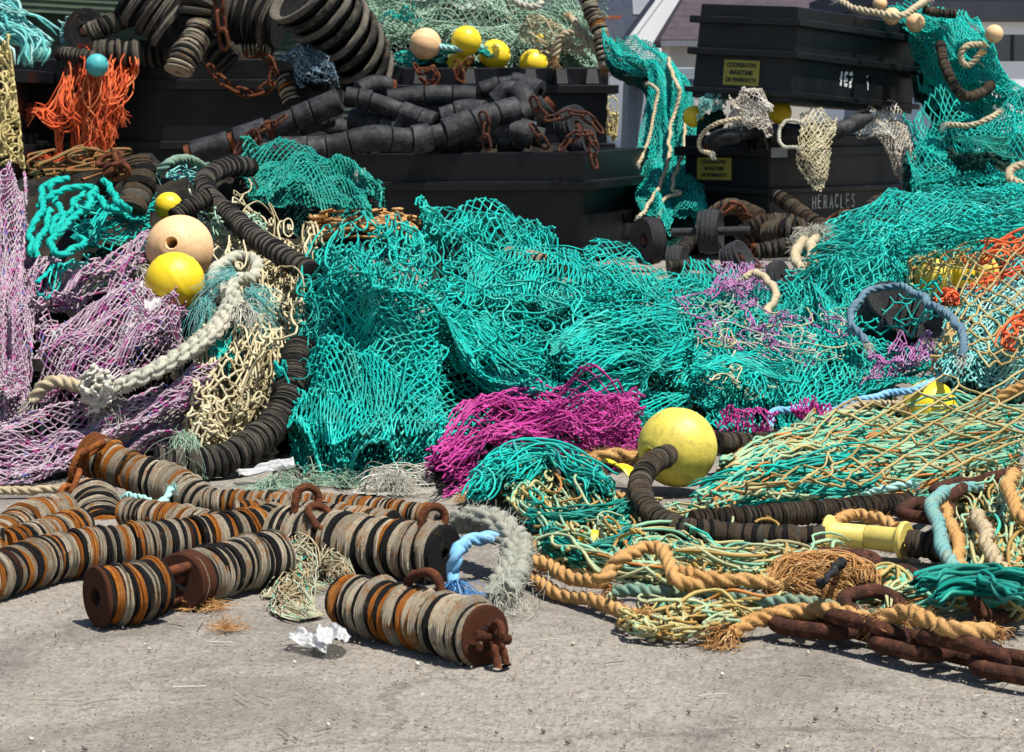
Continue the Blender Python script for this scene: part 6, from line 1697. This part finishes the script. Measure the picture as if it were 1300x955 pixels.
rope(RP, 'grey green rope arching in front of the tall bin', 'rope', [(196, 220, 8.4), (214, 208, 8.4), (238, 203, 8.5), (262, 212, 8.6)], .016, 'r_teal', lay=.08)
# turquoise rope tangle
GTR = 'thick turquoise rope loops'
for lab, pts in (
    ('turquoise rope loop hanging nearest the mauve fold', [(74, 226), (58, 238), (54, 266), (43, 280), (40, 300), (42, 320)]), ('turquoise rope loop running down the middle of the tangle', [(84, 226), (68, 236), (70, 248), (76, 264), (78, 284), (72, 300)]),
    ('turquoise rope sagging to a knot beside the brown discs', [(118, 238), (130, 254), (144, 268), (156, 266)]), ('turquoise rope slanting down from the mossy cords', [(128, 228), (144, 242), (154, 260), (164, 268)]),
    ('turquoise rope curled in a hook in the tangle', [(118, 242), (116, 260), (102, 266), (90, 258), (104, 248), (112, 238)]), ('turquoise rope turned in a low ring', [(100, 268), (84, 292), (70, 298), (70, 280), (86, 272), (98, 258)]),
    ('turquoise rope loop dropped at the side of the mauve net', [(48, 276), (64, 268), (62, 288), (50, 304), (43, 316), (46, 328)]), ('turquoise rope bight at the bottom of the tangle', [(68, 298), (70, 318), (86, 320), (104, 310), (92, 300)]),
    ('turquoise rope crossing behind the loops', [(46, 262), (66, 250), (92, 240), (120, 236)])):
    rope(RP, lab, 'rope', [(x, y, 7.35 - .012 * (y - 226) + random.uniform(-.1, .1)) for x, y in pts], .0098, 'r_turq', lay=.11, group=GTR, fz=40, fib='teal')
for (x, y) in ((164, 272), (94, 256), (54, 266), (104, 310)):
    pass
# front ropes
z_ = lambda q: q
rope(RP, 'light blue rope bent into a hook with a frayed end by the matted rope', 'rope', fr([(652, 694, .05), (624, 684, .07), (600, 688, .07), (584, 706, .06), (577, 728, .03), (582, 742, .015)]), .0125, 'r_blue', lay=.08, ends=((1, 110, .085),), fib='blue', fz=60)
pb, Pb = braid(px_path(fr([(576, 668, .06), (606, 658, .085), (636, 668, .085), (656, 692, .065), (652, 722, .045), (636, 754, .03)])), .027, .10)
o = tag(build(RP, pb, [M['r_grey']]), 'matted grey plaited rope hanging over the end of the big disc row', 'rope')
adopt(build('loose_fibre', [fuzz(Pb, 2600, .015, .011, .0004), tuft(Pb[-1], (0, -.4, -1), 160, .05, .6, .0006, root=.02)], [M['fib_white']]), o)
rope(RP, 'orange tan rope looping high over the green tangle', 'rope', fr([(668, 690, .05), (676, 710, .045), (700, 720, .045), (731, 732, .045), (763, 741, .045), (778, 722, .065), (787, 710, .08), (816, 696, .09), (838, 704, .085), (856, 732, .065), (880, 742, .05), (905, 744, .045)]), .0128, 'r_tan', lay=.075, fz=500, lift=.03)
rope(RP, 'orange tan rope lying on the concrete below the looping one', 'rope', fr([(668, 712, .02), (690, 742, .016), (731, 757, .016), (770, 770, .016), (808, 784, .016)]), .0125, 'r_tan', lay=.075, fz=400, ends=((1, 60, .05),))
rope(RP, 'grey green rope stretched along the front between tan ropes', 'rope', fr([(775, 748, .035), (830, 752, .035), (880, 752, .035), (954, 758, .035), (1040, 770, .035), (1085, 778, .03), (1140, 790, .03)]), .0118, 'r_teal', lay=.07, fz=120)
rope(RP, 'orange tan rope partly unlaid above the grey green rope', 'rope', fr([(846, 722, .06), (890, 732, .06), (954, 740, .055), (1006, 744, .05)]), .0125, 'r_tan', lay=.08, fz=500, ends=((1, 220, .13),))
rope(RP, 'orange tan rope running along the front to the heavy chain', 'rope', fr([(922, 800, .02), (955, 790, .025), (989, 781, .035), (1030, 776, .04), (1085, 782, .045), (1112, 790, .04)]), .0138, 'r_tan', lay=.085, fz=500, ends=((0, 90, .06),))
rope(RP, 'orange tan rope under the turquoise strands on the heavy chain', 'rope', fr([(1112, 782, .06), (1150, 778, .07), (1190, 790, .07), (1222, 804, .065), (1262, 804, .06)]), .0138, 'r_tan', lay=.085, fz=400, lift=.05)
pcs = [strands(px_path(fr([(975, 752, .04), (1010, 730, .06), (1050, 724, .065), (1095, 732, .06), (1100, 745, .05)])), 260, .03, .0012, .7, tight=(.4, 1, 1, .9, .5), sides=3), tuft(at(1040, 740, 4.05), (1, -.3, .2), 200, .1, .5, .0011, .3)]
o = tag(build('frayed_fibre', pcs, [M['fib_tan']]), 'tuft of combed out orange rope fibre tied with black twine', 'fibre')
rope('twine_tie', 'short black twine knotted round the orange fibre tuft', 'twine', fr([(1036, 742, .08), (1056, 736, .10), (1062, 722, .10), (1070, 712, .08)]), .006, 'black_twine' if False else 'hose', lay=.03)
rope(RP, 'blue green rope arching down beside the pale yellow spools', 'rope', fr([(1240, 618, .07), (1206, 626, .08), (1184, 642, .09), (1188, 668, .085), (1202, 702, .07), (1212, 736, .05), (1236, 754, .045), (1270, 762, .04)]), .0135, 'r_bluegreen', lay=.09, fz=160)
rope(RP, 'tan knotted rope hanging inside the blue green arch', 'rope', fr([(1203, 632, .06), (1208, 664, .06), (1217, 704, .06), (1226, 730, .05), (1258, 746, .05), (1276, 750, .045)]), .012, 'r_tan', lay=.08, fz=500)
rope(RP, 'pale sand rope bent round the twine pile at the frame edge', 'rope', fr([(1226, 668, .06), (1240, 656, .085), (1254, 672, .085), (1260, 700, .075), (1272, 726, .06), (1296, 740, .05)]), .0135, 'r_sand', lay=.09, fz=500)
rope(RP, 'tan rope end hanging at the frame edge over the heavy link', 'rope', fr([(1282, 600, .12), (1286, 622, .11), (1296, 650, .09), (1320, 668, .08)]), .014, 'r_tan', lay=.09, fz=300)
rope(RP, 'tan rope crossing the khaki green hank near the lemon float', 'rope', [(980, 566, 5.3), (948, 576, 5.2), (940, 602, 5.05), (922, 632, 4.85), (898, 650, 4.7)], .0135, 'r_tan', lay=.08, fz=500, lift=.05)
rope(RP, 'tan rope lying behind the pale yellow spools', 'rope', fr([(1054, 662, .05), (1090, 654, .05), (1120, 660, .05), (1140, 672, .04)]), .0125, 'r_tan', lay=.08, fz=200)
rope(RP, 'aqua rope threaded along the hem of the coarse tan net', 'rope', [(1075, 632, 4.85), (1110, 624, 4.85), (1160, 616, 4.85)], .009, 'r_aqua', lay=.06)
rope(RP, 'sand rope emerging from under the magenta net', 'rope', [(586, 640, 4.9), (606, 626, 4.95), (634, 608, 5.05)], .0115, 'r_sand', lay=.075, fz=150)
rope(RP, 'tan rope hank behind the broken yellow float', 'rope', [(714, 596, 5.05), (750, 584, 5.1), (790, 578, 5.1), (820, 584, 5.08)], .016, 'r_tan', lay=.14, fz=700, fl=.03)
rope(RP, 'tan cord winding from the bobbin stub through the green tangle', 'rope', [(770, 628, 4.8), (800, 634, 4.75), (760, 630, 4.82), (736, 616, 4.9)], .010, 'r_tan', lay=.07, fz=200)
# ring and cords on the right
rope(RP, 'blue rope bent into a wide ring over the tyres', 'rope', [(1098, 436, 6.7), (1085, 412, 6.8), (1086, 392, 6.9), (1104, 370, 7.1), (1136, 364, 7.1), (1164, 374, 6.9), (1190, 392, 6.5), (1214, 412, 6.15), (1226, 436, 5.9), (1224, 456, 5.85)], .0115, 'r_dkblue', lay=.10, fz=120, fib='fib_white')
rope(RP, 'frayed tan rope standing inside the ring rope', 'rope', [(1206, 418, 6.7), (1200, 446, 6.6), (1196, 466, 6.5), (1190, 490, 6.3)], .017, 'r_tan', lay=.1, fz=600, fl=.03)
rope(RP, 'light blue cord along the hem of the rumpled turquoise net', 'rope', [(974, 540, 5.7), (982, 524, 5.75), (1020, 520, 5.8), (1058, 520, 5.85), (1096, 508, 5.9), (1130, 500, 6.0), (1170, 492, 6.05), (1206, 478, 6.2)], .010, 'r_blue', lay=.06, fz=100, fib='fib_white')
rope(RP, 'sand cord twisting beside the light blue cord', 'rope', [(1000, 548, 5.6), (1040, 534, 5.65), (1070, 522, 5.8), (1120, 512, 5.85), (1150, 520, 5.7)], .010, 'r_sand', lay=.06, fz=100)
rope(RP, 'cream cord bent in an arch on the lilac scrap', 'rope', [(942, 352, 8.8), (960, 347, 8.8), (978, 358, 8.6), (984, 376, 8.4), (972, 402, 8.1)], .014, 'r_cream', lay=.07)
rope(RP, 'knotted cream rope with a frayed head by the wedged wheel', 'rope', [(1018, 344, 9.6), (1012, 322, 9.9), (1022, 306, 10.2), (1034, 300, 10.3), (1030, 316, 9.9), (1036, 338, 9.6)], .022, 'r_cream', lay=.11, fz=200, fib='fib_white', lift=.1)
pcs = [tuft(at(1034, 304, 10.0), d, 110, .13, .45, .0018, .5) for d in ((1, -.2, .3), (.2, -.3, .9), (-.8, -.3, .4), (.9, -.4, -.3))]
tag(build('frayed_fibre', pcs, [M['fib_white']]), 'shaggy cream fibres at the head of the knotted rope', 'fibre')
rope(RP, 'sand rope end at the frame edge of the coarse tan net', 'rope', [(1255, 512, 5.75), (1280, 498, 5.75), (1320, 484, 5.75)], .013, 'r_tan', lay=.09, fz=200)
# ropes on the bins
rope(RP, 'cream rope running down the hanging teal net', 'rope', [(848, 74, 15.0), (860, 108, 14.65), (862, 120, 14.6), (852, 160, 14.5), (848, 200, 14.1), (834, 244, 13.7), (812, 276, 13.4)], .013, 'r_cream', lay=.1)
rope(RP, 'thin cream rope on the shed side of the hanging teal net', 'rope', [(822, 106, 14.8), (836, 114, 14.7), (834, 130, 14.65), (822, 180, 14.45), (812, 208, 14.2)], .012, 'r_cream', lay=.08)
rope(RP, 'cream rope along the edge of the hanging teal net', 'rope', [(872, 150, 14.55), (868, 190, 14.2), (856, 226, 13.85), (852, 240, 13.75), (862, 246, 13.7), (842, 252, 13.65), (838, 276, 13.4)], .011, 'r_cream', lay=.08)
rope(RP, 'aqua grey rope stretched over the pale green net by the peach float', 'rope', [(540, 54, 17.1), (560, 60, 17.05), (590, 62, 17.02), (612, 60, 17.1)], .026, 'r_aqua', lay=.13)
rope(RP, 'cream rope looped at the top of the pale green net', 'rope', [(650, -4, 17.0), (662, 6, 16.9), (684, 8, 16.9), (692, -6, 17.0)], .026, 'r_white', lay=.13)
rope(RP, 'sand rope arching over the coarse net to the striped string', 'rope', [(704, 72, 16.7), (712, 48, 16.7), (732, 42, 16.7), (752, 54, 16.7), (766, 80, 16.6)], .028, 'r_sand', lay=.13, fz=100)
rope(RP, 'sand rope slanting down the pale green net', 'rope', [(722, 20, 16.9), (738, 38, 16.75), (752, 52, 16.7), (765, 74, 16.6)], .026, 'r_sand', lay=.13)
disc_string('bobbin_rope', 'striped bobbin string standing at the corner of the bin with floats', DS, [(743, -14, 16.7), (752, 18, 16.65), (763, 44, 16.6), (770, 84, 16.55)], 10.5, 'pale', tilt=.05, tscale=1.2)
rope(RP, 'cream rope crossing the top of the dome of teal net', 'rope', [(1064, 0, 13.9), (1082, 10, 13.8), (1110, 16, 13.7), (1140, 20, 13.6), (1160, 12, 13.7), (1176, 0, 13.9)], .022, 'r_cream', lay=.11)
rope(RP, 'sand rope hooked on the side of the dome of teal net', 'rope', [(1244, 56, 13.35), (1226, 60, 13.3), (1222, 76, 13.3), (1232, 84, 13.3), (1244, 70, 13.3)], .019, 'r_sand', lay=.09)
rope(RP, 'cream rope draped across the net beside the lettered bin', 'rope', [(1202, 158, 13.2), (1230, 160, 13.15), (1256, 152, 13.15), (1270, 142, 13.2)], .018, 'r_cream', lay=.09)
rope(RP, 'white cord bent over the rim of the lettered bin', 'rope', [(1018, 156, 13.2), (1000, 154, 13.2), (990, 170, 13.15), (996, 186, 13.1), (1012, 188, 13.1)], .011, 'r_white', lay=.05)
rope(RP, 'yellow tan cord looped under the tilted crate', 'rope', [(940, 150, 13.2), (910, 158, 13.2), (892, 172, 13.25), (890, 188, 13.25), (902, 196, 13.2)], .014, 'r_cream', lay=.07)
rope(RP, 'sand rope hanks at the edge of the draped net', 'rope', [(1320, 208, 12.4), (1290, 212, 12.4), (1284, 226, 12.3), (1300, 236, 12.2), (1320, 244, 12.2)], .024, 'r_sand', lay=.12)
disc_string('bobbin_rope', 'bobbin rope hanging in a bend below the dome of teal net', DS, [(1194, 56, 13.6), (1198, 78, 13.5), (1208, 102, 13.4), (1224, 122, 13.4), (1246, 118, 13.5), (1258, 108, 13.6)], 6.5, 'brown', group=GH, tscale=1.6)
disc_string('bobbin_rope', 'bobbin rope lying across the top of the dome of teal net', DS, [(1172, 12, 13.9), (1188, 16, 13.9), (1212, 18, 13.9)], 6, 'brown', group=GH, tscale=1.6)
hose_roller('black roller lying on the rim under the tilted crate', [(992, 166, 13.45), (1018, 168, 13.5), (1062, 166, 13.6), (1102, 148, 13.8)], 10, 21)
hose_roller('black hose bent over the corner of the lettered bin', [(898, 190, 13.3), (912, 176, 13.25), (932, 172, 13.25), (952, 168, 13.3), (990, 168, 13.4)], 11, 22)

# ================================================================== RAGS AND SCRAPS
pcs = []
for (p, d, n_) in (((395, 676, 4.3), (.3, -.4, -1), 260), ((385, 690, 4.25), (-.2, -.5, -1), 260), ((412, 700, 4.22), (.5, -.5, -1), 200), ((372, 740, 4.1), (-.1, -.5, -1), 220), ((380, 770, 4.0), (.4, -.6, -.3), 160)):
    pcs.append(tuft(at(*p), d, n_, .06, .5, .0007, .6, root=.018))
pcs += [strands(px_path([(400, 664, 4.3), (385, 690, 4.22), (368, 730, 4.08), (362, 780, 3.9)]), 300, .03, .0013, 1.3, sides=3), strands(px_path([(402, 664, 4.3), (418, 690, 4.2), (424, 720, 4.1), (436, 745, 4.02)]), 200, .022, .0013, 1.3, sides=3), strands(px_path([(392, 690, 4.2), (376, 740, 4.02), (372, 790, 3.8), (400, 806, 3.74)]), 160, .03, .0014, 1.4, sides=3)]
tag(build('frayed_fibre', pcs, [net_mat('rotten_mixed_fibres', [(0, (.2, .13, .06)), (.4, (.42, .33, .2)), (.7, (.36, .4, .28)), (.92, (.5, .48, .38)), (1, (.02, .4, .3))])]), 'matted rotten rope fibre draped over two disc rollers', 'fibre')
pcs = [tuft(at(500, 618, 5.05), d, 160, .09, .5, .0008, .6) for d in ((-1, -.4, .2), (.6, -.5, .2), (0, -.6, .3), (-.4, -.4, .5))] + [strands(px_path([(460, 626, 5.0), (500, 610, 5.1), (546, 606, 5.15)]), 50, .03, .0014, .8, sides=3)]
tag(build('frayed_fibre', pcs, [M['fib_white']]), 'tuft of pale rope fibre on the concrete between the discs and magenta net', 'fibre')
for p in ((360, 612, 5.15), (395, 610, 5.15), (430, 614, 5.12), (340, 616, 5.1)):
    tag(build('frayed_fibre', [tuft(at(*p), (random.uniform(-1, 1), -.5, .1), 90, .07, .6, .0011, .3)], [M['pgreen']]), 'greenish fibre scrap on the concrete at the foot of the teal mound', 'fibre', 'greenish fibre scraps on the concrete')
tag(build('frayed_fibre', [tuft(at(258, 772, 3.82), d, 70, .04, .5, .0008, .4) for d in ((1, -.3, .2), (-1, -.4, .1))], [M['fib_tan']]), 'rust brown fibres caught under the collared roller', 'fibre')
tag(build('frayed_fibre', [tuft(at(290, 798, 3.66), d, 40, .035, .6, .0005, .3) for d in ((1, -.2, .05), (-1, .1, .05), (0, -.6, .05))], [M['fib_tan']]), 'small flat tuft of rust brown fibre alone on the bare concrete', 'fibre')
chain('rusty_chain', 'rusty chain bunched on the netting behind the three brown discs', [(128, 206, 7.7), (142, 198, 7.7), (156, 202, 7.65), (150, 212, 7.6), (136, 216, 7.6), (146, 224, 7.55), (158, 216, 7.55)], .075, .042, .0085, 'rust')


def film(label, rows, h, seed, mat='film', lift=.05, Y=None, name='plastic_film', z0=None):
    S = surf(rows, Y)
    a, b = np.meshgrid(np.linspace(0, 1, 26), np.linspace(0, 1, 26))
    G = S(a, b) + (lift + h * fbm(a * 3, b * 3, seed) + h * .5 * abs(fbm(a * 7, b * 7, seed + 1)))[..., None] * UPV
    G[..., 2] = np.maximum(G[..., 2], .002 + .001 * fbm(a * 9, b * 9, 2))
    o = tag(build(name, [grid(G)], [M[mat]]), label, 'plastic scrap')
    m = o.modifiers.new('s', 'SOLIDIFY'); m.thickness = .0008
    return o


film('cloudy plastic film trapped under the mauve net by the bright yellow float', rw('165,376 190,374 212,382 / 160,410 180,408 206,402 / 146,452 162,446 180,434'), .03, 1, lift=.01)
film('small cloudy plastic scrap under the mauve net', rw('66,434 82,438 / 72,450 86,452'), .02, 2, lift=.02)
film('dirty white plastic scrap crumpled beside the nearest roller', rw('402,806 420,802 440,808 / 402,814 424,810 446,816 / 404,822 422,824 440,823'), .008, 3, 'film', .010)
film('flat cloudy plastic strip beside the dirty white scrap', rw('370,806 395,810 418,818 / 366,814 392,820 414,826'), .010, 4, 'film', .004)
film('grey plastic sheet lying behind the grey bobbin rope', rw('300,600,5.2 340,592,5.2 372,585,5.2 / 306,606,5.15 344,602,5.15 376,596,5.15'), .01, 5, 'film', .004)
# ================================================================== LIGHT, SKY, CAMERA
w = bpy.data.worlds.new('World'); SC.world = w; w.use_nodes = True
nt = w.node_tree; bg = nt.nodes['Background']
sky = nt.nodes.new('ShaderNodeTexSky'); sky.sky_type = 'NISHITA'; sky.sun_disc = False
sd = Vector((.30, -.24, .92)).normalized()
el = math.asin(sd.z); az = math.atan2(sd.x, sd.y)
sky.sun_elevation = el; sky.sun_rotation = az; sky.air_density = 1.0; sky.dust_density = .6
nt.links.new(sky.outputs[0], bg.inputs['Color']); bg.inputs['Strength'].default_value = .08
L = bpy.data.lights.new('sun', 'SUN'); L.energy = 5.0; L.angle = math.radians(.53); L.color = (1, .955, .88)
lo = bpy.data.objects.new('sun', L); COL.objects.link(lo); lo.rotation_euler = sd.to_track_quat('Z', 'Y').to_euler()
cam = bpy.data.cameras.new('camera'); co = bpy.data.objects.new('camera', cam); COL.objects.link(co)
cam.sensor_fit = 'HORIZONTAL'; cam.sensor_width = 36; cam.lens = FPX / 1300 * 36
cam.shift_y = (CY - 477.5) / 1300
cam.clip_start = .1; cam.clip_end = 2000
co.location = (0, 0, EYE); co.rotation_euler = (math.pi / 2 - PITCH, 0, 0)
cam.dof.use_dof = True; cam.dof.focus_distance = 5.2; cam.dof.aperture_fstop = 20
SC.camera = co
SC.view_settings.view_transform = 'Standard'; SC.view_settings.look = 'None'; SC.view_settings.exposure = .66; SC.view_settings.gamma = 1
SC.cycles.max_bounces = 6; SC.cycles.diffuse_bounces = 3; SC.cycles.glossy_bounces = 2; SC.cycles.use_denoising = True
